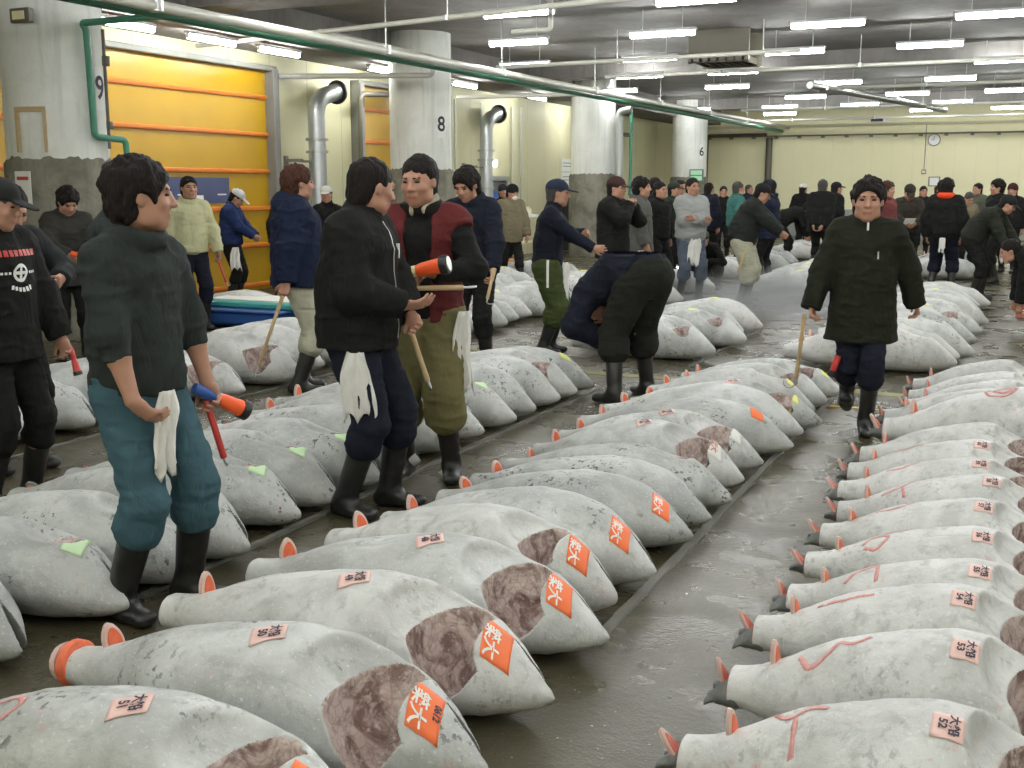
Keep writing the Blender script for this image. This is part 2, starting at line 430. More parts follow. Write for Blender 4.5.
TUNA = {}
VARS = {
 'wide': dict(seed=1, hole=(.795, -.05, .135, .185, .27, .835, .10), mouth=.026, mlen=.17, my=.03),
 'wide2': dict(seed=9, hole=(.780, -.03, .115, .15, .24, .82, .12), mouth=.024, mlen=.15, my=.02, hy=.96),
 'narrow': dict(seed=21, hole=(.745, .07, .10, .10, .09, .80, -.3), mouth=.034, mlen=.19, my=.035, hz=.97),
 'closed': dict(seed=33, mouth=.030, mlen=.17, my=.02, hy=1.0),
 'far': dict(seed=40, hole=(.78, .05, .10, .11, .07, .83, .1), mouth=.012, mlen=.14, my=.02),
}
for k, v in VARS.items(): TUNA[k] = make_fish(v, {'far': .012, 'wide': .005, 'wide2': .006}.get(k, .0075))
MESHCACHE = {}
def tuna(kind, x, y, label, group, skin='frost', fins='A', ang=0, sx=1, sy=1, sz=1, stick=None, tagtxt=None, mark=None, detail=True, flip=1):
    """kind of body, tail at (x, y) on the floor, head towards +X turned by ang"""
    meshes, bvh, L = TUNA[kind]
    t = empty('tuna', (x, y, 0), math.radians(ang)); t.scale = (sx, sy*flip, sz)
    tag(t, label, 'tuna', group)
    for nm, me in meshes.items():
        mat = {'body': skin, 'gill_cavity': 'cavity', 'mouth': 'mouth', 'tail_stump': 'flesh_pink'}[nm]
        key = (kind, nm, mat)
        if key not in MESHCACHE:
            m2 = me.copy(); m2.materials.clear(); m2.materials.append(M[mat]); MESHCACHE[key] = m2
        obj(nm, MESHCACHE[key], None, t)
    rnd = random.Random(int(x*1000+y*77))
    def fin(px, py, pz, h, w, rx, ry, rz, mrim='rim', mfl='flesh'):
        key = ('fin', round(h, 3), round(w, 3), mrim, mfl)
        if key not in MESHCACHE:
            a = paddle(h, w, .011).build('tail_fin', M[mrim]); b = paddle(h*.84, w*.82, .0135).build('fin_flesh', M[mfl])
            MESHCACHE[key] = (a.data, b.data); bpy.data.objects.remove(a); bpy.data.objects.remove(b)
        o = obj('tail_fin', MESHCACHE[key][0], None, t); c = obj('fin_flesh', MESHCACHE[key][1], None, o)
        o.location = (px, py, pz); o.rotation_euler = (rx, ry, rz)
    if fins == 'A':
        fin(.14, .03, .20+.01, .055, .036, 0, rnd.uniform(-.2, .3), rnd.uniform(.9, 1.7))
        if rnd.random() < .6: fin(.05, .075, .12, .045, .030, rnd.uniform(.6, 1.2), .1, rnd.uniform(.2, .8))
    elif fins == 'L':
        fin(.12, .02, .175, .030, .055, .4, .5, rnd.uniform(.3, .9), 'darktail', 'flesh_pink')
    elif fins == 'D':
        fin(.17, .015, .215, .062, .030, 0, -.15+rnd.uniform(-.15, .15), rnd.uniform(1.2, 1.55))
        fin(-.03, 0, .125, .080, .022, rnd.uniform(-.7, -.2), -.1, 1.35, 'rim', 'flesh_pink')
        key = 'tailbase'
        if key not in MESHCACHE:
            vol = Vol((-.16, -.12, 0), (.06, .12, .22), .006)
            vol.op(limb((.03, 0, .105), (-.06, 0, .10), (.055, .045), (.062, .034), (0, 1, 0), fb=True), .01)
            vol.op(limb((-.04, 0, .10), (-.12, 0, .09), (.05, .035), (.085, .018), (0, 1, 0), fb=True), .02)
            vol.op(limb((-.16, 0, .1), (-.09, 0, .1), (.05, .2), (.004, .2), (0, 1, 0)), .008, '-')
            v, q = vol.mesh(); v[:, 2] += fbm(v*25)*.006; MESHCACHE[key] = mesh_np('tail_base', v, q); MESHCACHE[key].materials.append(M['darktail'])
        b = obj('tail_base', MESHCACHE[key], None, t); b.scale = (.8, .72, .85); b.location = (.012, 0, .012); b.rotation_euler = (rnd.uniform(-.3, .3), 0, rnd.uniform(-.15, .15))
    if stick:
        mat, cx, cy, w, h, an, txt = stick
        s = sticker(bvh, 'paper_label', mat, cx, cy, w, h, math.radians(an), t)
        for (body, size, ox, oy, tm) in txt:
            a = math.radians(an); lettering(bvh, body, size, cx+ox*math.cos(a)-oy*math.sin(a), cy+ox*math.sin(a)+oy*math.cos(a), a, s, tm)
    if tagtxt:
        txt, cx, cy, an = tagtxt; a = math.radians(an)
        s = sticker(bvh, 'number_slip', 'pink_paper', cx, cy, .085, .10, a, t)
        lettering(bvh, txt, .036, cx, cy, a, s, 'ink', bold=.0012)
    if mark: brush(bvh, [[(p[0], p[1]-.05) for p in st] for st in mark], t, .02)
    return t

# ------------------------------------------------------------------ people
SPOTS = []
def rot(ax, deg):
    a = math.radians(deg); c, s = math.cos(a), math.sin(a)
    return {'x': np.array([[1, 0, 0], [0, c, -s], [0, s, c]]), 'y': np.array([[c, 0, s], [0, 1, 0], [-s, 0, c]]), 'z': np.array([[c, -s, 0], [s, c, 0], [0, 0, 1]])}[ax]
def unit(v): v = np.array(v, float); return v/(np.linalg.norm(v)+1e-9)
def ik(a, b, l1, l2, hint):
    a, b = np.array(a, float), np.array(b, float); d = b-a; D = np.linalg.norm(d)
    if D > (l1+l2)*.995: b = a+d/D*(l1+l2)*.995; d = b-a; D = np.linalg.norm(d)
    w = d/D; c = (l1*l1-l2*l2+D*D)/(2*D); h = math.sqrt(max(l1*l1-c*c, 0)); hv = np.array(hint, float); hv = hv-w*np.dot(hv, w)
    return a+w*c+unit(hv)*h, b
class MatC:
    cache = {}
def cmat(name, col, **k):
    key = (name, col, tuple(k.items()))
    if key not in MatC.cache: MatC.cache[key] = cloth(name, col, **k)
    return MatC.cache[key]
JC = dict(black=(.012, .012, .011), blackgreen=(.016, .018, .011), navy=(.013, .017, .035), blue=(.02, .035, .11), grey=(.26, .26, .25), lgrey=(.30, .31, .30), dgrey=(.045, .048, .048),
          khaki=(.17, .145, .09), cream=(.50, .49, .30), maroon=(.11, .022, .022), hood=(.028, .034, .032), teal=(.05, .16, .14), olive=(.15, .135, .06), beige=(.42, .42, .32), tealpant=(.05, .105, .13),
          bluegrey=(.085, .105, .14), green=(.055, .075, .025), denim=(.04, .06, .10), charcoal=(.07, .072, .065), red=(.55, .05, .03), white=(.6, .6, .58), dnavy=(.012, .014, .024))
def person(name_label, pos, face, H=1.70, res=.010, jacket='black', trousers='black', jl=.0, puff=0.0, boots=True, boot_h=.36, baggy=1.0,
           lean=0, bend=0, twist=0, ph=None, poff=(0, 0), hy=0, hp=0, htilt=0, L=None, R=None, LE=(-1, -.6, -.3), RE=(1, -.6, -.3), sleeve=1.0,
           feet=None, knee=((-.05, 1, 0), (.05, 1, 0)), hair='hair', hairstyle='short', cap=None, capcol=(.02, .02, .03), mask=False, collar='stand', vest=None,
           Ld=None, Rd=None, Ln=None, Rn=None, Lcurl=.7, Rcurl=.7, skin='skin', group=None, hs=1.05, tuck=False, jmat=None, tmat=None, zipc=None, hood=None, belly=0):
    S = H/1.72
    SPOTS.append(pos); root = empty('person', (pos[0], pos[1], 0), face); tag(root, name_label, 'person', group)
    pz = .93 if ph is None else ph
    P = V3(poff[0], poff[1], pz)
    T1 = rot('z', twist*.4)@rot('x', -lean); T2 = rot('z', twist)@rot('x', -(lean+bend))
    mid = P+T1@V3(0, 0, .17); ch = mid+T2@V3(0, .0, .19); nb = ch+T2@V3(0, -.005, .155)
    shp = [ch+T2@V3(s*.165, -.005, .105) for s in (-1, 1)]
    hipj = [P+rot('z', twist*.3)@V3(s*.088, 0, -.03) for s in (-1, 1)]
    Hd = rot('z', hy)@rot('x', -hp)@rot('y', htilt)
    hb = T2@V3(0, .03, .075)
    hc = nb+hb+Hd@V3(0, .012, .085)
    arms = []
    for s, tg, hint in ((0, L, LE), (1, R, RE)):
        sg = -1 if s == 0 else 1
        if tg is None: tg = shp[s]+T2@V3(sg*.09, .03, -.52)*1.0
        e, w = ik(shp[s], tg, .285, .255, hint); arms.append((e, w))
    if feet is None: feet = ((-.12, .02, 8, 0), (.12, -.02, -8, 0))
    legs = []
    for s in (0, 1):
        fx, fy, fyaw, fz = feet[s][:4]; an = V3(fx, fy, .09+fz); k, a2 = ik(hipj[s], an, .43, .42, knee[s]); legs.append((k, a2, fyaw, feet[s][4] if len(feet[s]) > 4 else 0))
    pts = [P, mid, ch, nb, hc+V3(0, 0, .15), hc-V3(0, 0, .1)]+shp+[q for a in arms for q in a]+[q for l in legs for q in l[:2]]
    lo = np.min(pts, 0)-V3(.22, .24, .02); hi = np.max(pts, 0)+V3(.22, .24, .06); lo[2] = min(lo[2], 0)-.02 if lo[2] < .12 else lo[2]-.1
    sideT = T2@V3(1, 0, 0)
    # ---- body: one continuous surface
    vol = Vol(lo*1.0, hi, res)
    vol.op(limb(P+T1@V3(0, 0, -.05), mid, (.15, .10), (.125, .09), sideT), .03)
    vol.op(limb(mid, ch, (.125, .09), (.15, .10), sideT), .05)
    vol.op(limb(shp[0], shp[1], .05, .05), .05)
    vol.op(limb(nb-T2@V3(0, 0, .03), hc+Hd@V3(0, -.025, -.05), (.062, .06), (.055, .058), sideT), .03)
    for s in (0, 1):
        e, w = arms[s]; sg = -1 if s == 0 else 1
        vol.op(limb(shp[s], e, .05, .041), .03); vol.op(limb(e, e+(w-e)*.35, .040, .043), .02); vol.op(limb(e+(w-e)*.3, w, .043, (.029, .024)), .02)
        k, a = legs[s][:2]
        vol.op(limb(hipj[s], k, .085, .056), .04); vol.op(limb(k, k+(a-k)*.35, .052, .056), .02); vol.op(limb(k+(a-k)*.35, a, .056, .036), .03)
        yw = rot('z', legs[s][2]); vol.op(limb(a-V3(0, 0, .02), a+yw@V3(0, .07, -.035), (.030, .026), (.028, .018), yw@V3(1, 0, 0)), .02)
        # hand
        D = unit((w-e) if (Ld, Rd)[s] is None else (Ld, Rd)[s]); nn = (Ln, Rn)[s]
        nn = np.array(nn, float) if nn is not None else (T2@V3(-sg, .15, 0)); nn = unit(nn-D*np.dot(nn, D)); Sd = np.cross(nn, D)*(1 if s == 1 else -1)
        if True:  # thumb side
            hr = max(.0088, res*.8)
            vol.op(limb(w, w+D*.035, (.028, .022), (.036, .017), Sd), .02)
            vol.op(limb(w+D*.03, w+D*.085, (.038, .016), (.041, .014), Sd), .015)
            cu = (Lcurl, Rcurl)[s]
            for i, (off, ln) in enumerate(((.031, .066), (.011, .076), (-.010, .071), (-.030, .056))):
                b0 = w+D*(.088-.004*abs(i-1))+Sd*off; c1 = cu*.8*(1+.08*i); c2 = c1+cu*.9
                d1 = D*math.cos(c1)+nn*math.sin(c1)+Sd*.06*(1.5-i); d2 = D*math.cos(c2)+nn*math.sin(c2)
                p1 = b0+d1*ln*.52; p2 = p1+d2*ln*.5
                vol.op(limb(b0-D*.01, p1, hr*1.05, hr*.98), .005); vol.op(limb(p1, p2, hr*.98, hr*.8), .003)
            t0 = w+D*.025+Sd*.028; t1 = t0+unit(D*.75+Sd*.65+nn*.35*cu)*.042; t2 = t1+unit(D*.9+Sd*.15+nn*.5*cu)*.032
            vol.op(limb(t0, t1, .0135, .0105), .01); vol.op(limb(t1, t2, .0105, .009), .004)
    h = lambda x, y, z: hc+Hd@V3(x, y, z)*hs
    def ellh(c, rr, R=None): return ell(c, np.array(rr, float)*hs, R)
    def limbh(p_, q_, ra, rb, *a_, **k_): return limb(p_, q_, tuple(np.array(ra, float)*hs) if hasattr(ra, '__len__') else ra*hs, tuple(np.array(rb, float)*hs) if hasattr(rb, '__len__') else rb*hs, *a_, **k_)
    vol.op(ellh(h(0, -.012, .025), (.077, .096, .098), Hd), .03)
    vol.op(ellh(h(0, .024, -.028), (.066, .072, .090), Hd), .03)
    vol.op(ellh(h(0, .058, -.094), (.032, .028, .024), Hd), .03)
    for s in (-1, 1):
        vol.op(ellh(h(s*.043, .062, -.022), (.022, .022, .020), Hd), .02)
        vol.op(ellh(h(s*.052, .02, -.075), (.018, .035, .022), Hd), .03)
        vol.op(ellh(h(s*.080, -.004, -.005), (.008, .017, .028), Hd@rot('z', s*18)), .008)
        vol.op(ellh(h(s*.032, .101, .010), (.019, .016, .0105), Hd), .014, '-')
    vol.op(limbh(h(-.034, .083, .030), h(.034, .083, .030), .011, .011), .014)
    vol.op(limbh(h(0, .090, .014), h(0, .108, -.022), .009, .0135), .012)
    for s in (-1, 1): vol.op(ellh(h(s*.013, .098, -.026), (.009, .011, .008), Hd), .008)
    vol.op(limbh(h(-.020, .086, -.057), h(.020, .086, -.057), .008, .008), .010); vol.op(limbh(h(-.015, .084, -.068), h(.015, .084, -.068), .009, .009), .008)
    vol.op(limbh(h(-.026, .099, -.0625), h(.026, .099, -.0625), .0035, .0035), .004, '-')
    v, q = vol.mesh(); body = obj('body', mesh_np('body', v*S, q), skin, root)
    for s in (-1, 1):
        if mask and False: break
        me = MB(); n = 10
        vol2 = Vol(h(s*.032, .087, .012)-.025, h(s*.032, .087, .012)+.025, .003)
        vol2.op(ellh(h(s*.032, .0815, .010), (.015, .010, .0058), Hd), .002); v, q = vol2.mesh(); obj('eye', mesh_np('eye', v*S, q), 'eyem', root)
        vol2 = Vol(h(s*.034, .09, .03)-.035, h(s*.034, .09, .03)+.035, .003)
        vol2.op(limbh(h(s*.018, .095, .029), h(s*.050, .083, .032), (.0048, .0045), (.003, .003)), .002); v, q = vol2.mesh(); obj('eyebrow', mesh_np('eyebrow', v*S, q), hair, root)
    if res < .012:
        vol2 = Vol(h(0, .09, -.06)-.035, h(0, .09, -.06)+.035, .003)
        vol2.op(limbh(h(-.021, .0895, -.0585), h(.021, .0895, -.0585), .0058, .0058), .004); vol2.op(limbh(h(-.016, .0885, -.067), h(.016, .0885, -.067), .0065, .0065), .004); v, q = vol2.mesh(); obj('lips', mesh_np('lips', v*S, q), 'lip', root)
    # ---- hair
    if hairstyle != 'none':
        hv = Vol(hc-.22, hc+.22, max(.006, res*.8)); thick = {'short': 0, 'thick': .014, 'spiky': .010, 'thin': -.004}[hairstyle]
        hv.op(ellh(h(0, -.022, .036), (.087+thick, .105+thick, .098+thick), Hd), .02)
        hv.op(ellh(h(0, -.055, -.045), (.074+thick, .058+thick*.8, .075), Hd), .03)
        fy = {'thick': .118, 'spiky': .108}.get(hairstyle, .112)
        hv.op(ellh(h(0, fy, -.045), (.100, .082, .112), Hd), .012, '-')
        for s in (-1, 1): hv.op(ellh(h(s*.098, .012, -.028), (.045, .032, .042), Hd), .012, '-')
        hv.op(ellh(h(0, .01, -.155), (.13, .13, .075), Hd), .01, '-')
        v, q = hv.mesh(); c = v-hc; nr = c/np.linalg.norm(c, axis=1)[:, None]
        amp = {'short': .006, 'thick': .011, 'spiky': .013, 'thin': .003}[hairstyle]
        v = v+nr*(fbm((v-hc)@Hd*np.array([42, 42, 22.])+pos[0]*9, 2)*amp)[:, None]
        obj('hair', mesh_np('hair', v*S, q), hair, root)
    if cap:
        hv = Vol(hc-.24, hc+.24, max(.006, res*.8))
        cm = cmat('cap_cloth', capcol, puff=.4)
        if cap == 'beanie':
            hv.op(ellh(h(0, -.015, .045), (.094, .112, .105), Hd), .02); hv.op(ellh(h(0, .02, -.075), (.16, .18, .09), Hd), .01, '-')
        else:
            hv.op(ellh(h(0, -.016, .048), (.092, .110, .088), Hd), .02); hv.op(limbh(h(0, 0, -.1), h(0, 0, .035), (.2, .2), (.2, .2), Hd@V3(1, 0, 0), fb=True), .004, '-')
            hv.op(ellh(h(0, .125, .034), (.070, .072, .009), Hd@rot('x', -10)), .012)
        v, q = hv.mesh(); cp = obj('cap', mesh_np('cap', v*S, q), cm, root)
    if mask:
        hv = Vol(hc-.15, hc+.15, max(.006, res*.7)); hv.op(ellh(h(0, .050, -.055), (.058, .062, .048), Hd), .01); v, q = hv.mesh(); obj('face_mask', mesh_np('face_mask', v*S, q), 'white_paper', root)
    # ---- trousers
    tres = max(res, .009); tm = tmat or cmat(trousers+'_trousers', JC[trousers], puff=1.2)
    tv = Vol(lo, hi, tres); b = baggy
    tv.op(limb(P+T1@V3(0, 0, .09+(.06 if lean > 40 else 0)), P+V3(0, 0, -.04), (.155, .115), (.172, .128), T1@V3(1, 0, 0), fa=True), .02)
    if lean > 40: tv.op(ell(P+V3(0, -.05, -.0), (.185, .15, .15)), .06)
    for s in (0, 1):
        k, a = legs[s][:2]; top = k+(a-k)*(.28 if boots else .93)
        tv.op(limb(hipj[s]+V3(0, 0, -.02), k, (.100*b, .108*b), (.074*b, .078*b)), .05)
        tv.op(limb(k, top, (.074*b, .078*b), (.082*b if boots else .065, .084*b if boots else .065), fb=not boots), .02)
    v, q = tv.mesh(); c = fbm(v*np.array([9, 9, 14.])+pos[1]*3, 2); rg = 1-np.abs(fbm(v*np.array([7, 7, 20.])+5+pos[0], 2))*1.6
    me = mesh_np('trousers', v, q); nrm = np.empty(len(me.vertices)*3, np.float32); me.vertices.foreach_get('normal', nrm) if False else me.vertex_normals.foreach_get('vector', nrm)
    nrm = nrm.reshape(-1, 3); v = v+nrm*(.006*c+.007*np.maximum(rg, 0))[:, None]; me.vertices.foreach_set('co', (v*S).astype(np.float32).ravel()); me.update()
    tro = obj('trousers', me, tm, root)
    # ---- boots
    for s in (0, 1):
        k, a, fyaw, pitch = legs[s]; yw = rot('z', fyaw)@rot('x', -pitch); bv = Vol(np.minimum(a, k)-.22, np.maximum(a, k)+.22, tres)
        fwd = yw@V3(0, 1, 0); up = yw@V3(0, 0, 1); g = a-up*.055
        if boots: bv.op(limb(a+(k-a)*min(1, (boot_h-.05)/.42), a, (.066, .070), (.050, .056), yw@V3(1, 0, 0), fa=True), .02)
        bv.op(limb(g-fwd*.045+up*.005, g+fwd*.155-up*.004, (.044, .042), (.048, .032), yw@V3(1, 0, 0)), .04)
        bv.op(limb(a-up*.0, g+fwd*.05, .05, .045), .03)
        bv.op(limb(g-fwd*.3-up*.075, g+fwd*.4-up*.075, (.4, .042), (.4, .042), yw@V3(1, 0, 0)), .006, '-')
        v, q = bv.mesh(); v = v+(fbm(v*np.array([10, 10, 22.])+s+pos[0], 2)*.004)[:, None]*np.array([1, 1, 0]); obj('boot', mesh_np('boot', v*S, q), 'rubber', root)
    # ---- jacket
    p = puff; jm = jmat or cmat(jacket+'_jacket', JC[jacket], puff=1.3)
    def jack(vv, grow, hem, sleeves, open_v=None):
        g = grow
        Pb = P+T1@V3(0, 0, -.02-hem)
        vv.op(limb(P+T1@V3(0, .006, .06), Pb+(V3(0, 0, 0)), (.172+g, .134+g+belly), (.178+g+hem*.1, .142+g+hem*.12), T1@V3(1, 0, 0), fb=True), .02)
        vv.op(limb(mid, P+T1@V3(0, .004, .03), (.165+g, .130+g+belly), (.172+g, .134+g+belly), T1@V3(1, 0, 0)), .03)
        vv.op(limb(mid, ch, (.165+g, .128+g+belly), (.180+g, .132+g), sideT), .05)
        vv.op(limb(shp[0]+T2@V3(.035, 0, -.05), shp[1]+T2@V3(-.035, 0, -.05), (.085+g*.8, .072+g*.3), (.085+g*.8, .072+g*.3), T2@V3(0, 1, 0)), .06)
        vv.op(limb(shp[0]+T2@V3(.03, 0, 0), nb, (.055+g), (.066+g*.5)), .04); vv.op(limb(shp[1]+T2@V3(-.03, 0, 0), nb, (.055+g), (.066+g*.5)), .04)
        if sleeves:
            for s in (0, 1):
                e, w = arms[s]
                vv.op(limb(shp[s]+(e-shp[s])*.06, e, (.064+g*.75), (.056+g*.75)), .05)
                ww = e+(w-e)*sleeves
                vv.op(limb(e, ww, (.056+g*.75), (.045+g*.55), fb=True), .03)
    jres = max(res, .008); jv = Vol(lo-.03, hi+.03, jres)
    jack(jv, p, jl, sleeve)
    un = unit(hc+Hd@V3(0, -.02, -.05)-nb)
    if collar == 'stand':
        jv.op(limb(nb-T2@V3(0, 0, .02), nb+T2@V3(0, .012, .075), (.080+p*.4, .078+p*.4), (.082, .085), sideT, fb=True), .012)
        jv.op(limb(nb+T2@V3(0, .004, .02), nb+T2@V3(0, .02, .12), (.068, .069), (.072, .075), sideT), .004, '-')
    elif collar == 'hood' or collar == 'fold':
        k = 1 if collar == 'hood' else .6
        for a0 in range(0, 360, 24):
            a = math.radians(a0); rr = .030*k+.014*k*max(0, -math.sin(a)); c0 = nb+T2@V3(.082*math.cos(a), -.002+.082*math.sin(a), .028-.028*math.sin(a)*(1 if collar == 'hood' else .6))
            jv.op(ell(c0, (rr+.012, rr+.012, rr+.010)), .022)
        if collar == 'hood': jv.op(ell(nb+T2@V3(0, -.115, .0), (.105, .055, .085), T2), .03)
        jv.op(limb(nb+T2@V3(0, .02, .035), nb+T2@V3(0, .035, .15), (.066, .070), (.075, .08), sideT), .008, '-')
    v, q = jv.mesh(); me = mesh_np('jacket', v, q); nrm = np.empty(len(me.vertices)*3, np.float32); me.vertex_normals.foreach_get('vector', nrm); nrm = nrm.reshape(-1, 3)
    def wr(v, off=0): return .005*fbm(v*7+pos[0]*5+off, 2)+.009*np.maximum(1-np.abs(fbm(v*np.array([6, 6, 13.])+pos[1]+off, 2))*1.9, 0)-.003
    v = v+nrm*wr(v)[:, None]; me.vertices.foreach_set('co', (v*S).astype(np.float32).ravel()); me.update()
    jo = obj('jacket', me, jm, root)
    if vest:
        vv = Vol(lo-.03, hi+.03, jres); jack(vv, p+.016, jl+.02, 0)
        for s in (0, 1): vv.op(limb(shp[s], shp[s]+(arms[s][0]-shp[s])*.22, (.092), (.088), fb=True), .03)
        # open front: a wedge cut from collar to hem
        vv.op(limb(nb+T2@V3(0, .14, .10), P+T1@V3(0, .17, -.1), (.078, .13), (.058, .11), sideT), .01, '-')
        vv.op(limb(nb+T2@V3(0, -.02, .02), nb+T2@V3(0, .02, .3), (.085, .085), (.12, .12), sideT), .006, '-')
        v, q = vv.mesh(); me = mesh_np('vest', v, q); nrm = np.empty(len(me.vertices)*3, np.float32); me.vertex_normals.foreach_get('vector', nrm); v = v+nrm.reshape(-1, 3)*wr(v, 3)[:, None]
        me.vertices.foreach_set('co', (v*S).astype(np.float32).ravel()); me.update(); obj('vest', me, cmat('vest_'+vest, JC[vest], puff=1.3), root)
    info = dict(root=root, arms=arms, shp=shp, hc=hc, P=P, S=S, nb=nb, ch=ch, mid=mid, jacket=jo, trousers=tro, T2=T2, face=face, pos=pos, bvh=BVHTree.FromPolygons((v*0+v).tolist(), q.tolist()) if False else None)
    return info
def wpt(info, p):
    """person-local point to world"""
    c, s = math.cos(info['face']), math.sin(info['face']); p = np.array(p)*info['S']
    return (info['pos'][0]+p[0]*c-p[1]*s, info['pos'][1]+p[0]*s+p[1]*c, p[2])
def towel(info, lx, ly, z, w=.13, ln=.42, out=(0, 1), label='', seed=0, group='white work towels hanging from belts'):
    """hangs from the waist at local (lx, ly), facing out"""
    c, s = math.cos(info['face']), math.sin(info['face']); o = unit((out[0], out[1], 0)); tn = np.array((-o[1], o[0], 0))
    nx, nz = 10, 16; v = []; r = random.Random(seed); ph = r.random()*6
    for j in range(nz+1):
        t = j/nz; ww = w*(.55+.45*min(1, t*3))*(1+.08*math.sin(5*t+ph))
        for i in range(nx+1):
            u = i/nx-.5; end = ln*(1-.18*abs(math.sin(u*7+ph))) ; zz = z-t*end
            dep = .012*math.sin(u*16+ph+t*2)*(.3+t)+.004*math.sin(t*14+u*9)-.03*max(0, t-.2)*0
            p = np.array((lx, ly, 0))+tn*(u*ww+.012*math.sin(t*4+ph))+o*(dep+.012); v.append((p[0], p[1], zz))
    n = nx+1; f = [(j*n+i, j*n+i+1, (j+1)*n+i+1, (j+1)*n+i) for j in range(nz) for i in range(nx)]
    x, y, zt = wpt(info, (lx, ly, z)); S = info['S']
    mb = MB(); mb.add([((p[0]-lx)*S, (p[1]-ly)*S, (p[2]-z)*S) for p in v], f)
    t = mb.build('towel', M['white_cloth'], None, True); t.location = (x, y, zt); t.rotation_euler[2] = info['face']
    so = t.modifiers.new('thickness', 'SOLIDIFY'); so.thickness = .006
    return tag(t, label, 'towel', group)
def aim(o, p, d, up=(0, 0, 1)):
    z = unit(d); x = np.cross(up, z); x = unit(x) if np.linalg.norm(x) > .01 else V3(1, 0, 0); y = np.cross(z, x)
    o.matrix_world = Matrix(((x[0], y[0], z[0], p[0]), (x[1], y[1], z[1], p[1]), (x[2], y[2], z[2], p[2]), (0, 0, 0, 1)))
def torch(p, d, label, body='torch_orange', grip='cream', lit=True, s=1.0, group=None):
    t = empty('torch'); tag(t, label, 'torch', group)
    MB().lathe([(.020*s, -.10*s), (.022*s, -.095*s), (.022*s, 0), (.021*s, .01*s)], n=14).build('grip', M[grip], t, True)
    MB().lathe([(.022*s, .005*s), (.027*s, .03*s), (.031*s, .10*s), (.034*s, .11*s)], n=16).build('head', M[body], t, True)
    MB().lathe([(.036*s, .105*s), (.038*s, .112*s), (.038*s, .135*s), (.034*s, .138*s)], n=16).build('bezel', M['blackp'], t, True)
    MB().lathe([(.031*s, .134*s), (.030*s, .141*s)], n=16).build('lens', M['bulb' if lit else 'steel'], t, True)
    aim(t, p, d); return t
def hook(p, d, label, ln=.5, hm='wood', group='fish hooks with wooden handles'):
    t = empty('fish_hook'); tag(t, label, 'hook', group)
    MB().lathe([(.012, -ln*.45), (.015, -ln*.43), (.013, 0), (.014, ln*.45), (.010, ln*.47)], n=10).build('handle', M[hm], t, True)
    MB().tube([(0, 0, ln*.40), (0, 0, ln*.55), (.02, 0, ln*.60), (.055, 0, ln*.60), (.078, 0, ln*.55), (.082, 0, ln*.49)], [.006, .006, .0055, .005, .004, .0015], 8).build('hook_point', M['steel'], t, True)
    aim(t, p, d); return t
CAMP = np.array((0., 0.))
def toward(x, y, rel):
    """heading whose local +y (front) makes rel degrees with the direction to the viewer (+ = to the photograph's right)"""
    a = math.atan2(-y, -x)+math.radians(rel); return a-PI/2
#@@MAIN
# ================================================================== setting
def floor_mat():
    m, n, l, b = nt('wet_dark_floor'); co = coords(n, l, False)
    big = noise(n, l, co, .9, 4, .55, .3); mid = noise(n, l, co, 6, 5, .65); fine = noise(n, l, co, 90, 3, .7)
    c = mixc(n, l, ramp(n, l, big, .3, .7), (.046, .038, .018), (.080, .070, .040))
    c = mixc(n, l, ramp(n, l, mid, .45, .75, 0, .5), c, (.085, .08, .058))
    c = mixc(n, l, ramp(n, l, fine, .60, .68, 0, .45), c, (.22, .22, .19))
    v = n.new('ShaderNodeTexVoronoi'); v.inputs['Scale'].default_value = 22; l.new(co, v.inputs['Vector'])
    w = N(n, 'ShaderNodeMath', operation='MULTIPLY'); l.new(ramp(n, l, v.outputs['Distance'], .05, .10, 1, 0), w.inputs[0]); l.new(ramp(n, l, noise(n, l, co, 2.3, 3), .52, .60), w.inputs[1])
    c = mixc(n, l, w.outputs[0], c, (.55, .56, .54))  # white ice chip dots, also painted in as sparkles of the wet floor
    l.new(c, b.inputs['Base Color'])
    l.new(ramp(n, l, noise(n, l, co, 2.2, 4, .6, .4), .35, .65, .20, .40), b.inputs['Roughness'])
    b.inputs['Specular IOR Level'].default_value = .42
    p = bump(n, l, b, mid, .2, .012); p = bump(n, l, b, noise(n, l, co, 30, 2, .6), .4, .006, p); bump(n, l, b, fine, .5, .004, p); return m
def panel_mat(name, col, axis, pitch, line=.7, var=.06):
    m, n, l, b = nt(name); co = coords(n, l, False)
    s = n.new('ShaderNodeSeparateXYZ'); l.new(co, s.inputs[0])
    d = N(n, 'ShaderNodeMath', operation='DIVIDE'); l.new(s.outputs[axis], d.inputs[0]); d.inputs[1].default_value = pitch
    f = N(n, 'ShaderNodeMath', operation='FRACT'); l.new(d.outputs[0], f.inputs[0])
    g = ramp(n, l, f.outputs[0], .0, .035, 1, 0)
    c = mixc(n, l, noise(n, l, co, 1.3, 4), tuple(x*(1-var) for x in col), tuple(x*(1+var) for x in col))
    c = mixc(n, l, noise(n, l, co, 9, 5, .7), c, tuple(x*.93 for x in col))
    c = mixc(n, l, g, c, tuple(x*line for x in col)); l.new(c, b.inputs['Base Color']); b.inputs['Roughness'].default_value = .55
    inv = ramp(n, l, f.outputs[0], .0, .03); bump(n, l, b, inv, .5, .01); return m
def concrete(name, a, c2, sc=3):
    m, n, l, b = nt(name); co = coords(n, l, False)
    c = mixc(n, l, ramp(n, l, noise(n, l, co, sc, 5, .65, .3), .35, .65), a, c2)
    c = mixc(n, l, ramp(n, l, noise(n, l, coords(n, l, False, scale=(3, 3, .3)), 3, 4, .6), .5, .7, 0, .35), c, tuple(x*.6 for x in a))
    l.new(c, b.inputs['Base Color']); b.inputs['Roughness'].default_value = .85; b.inputs['Specular IOR Level'].default_value = .25
    bump(n, l, b, noise(n, l, co, 18, 4, .7), .35, .01); return m
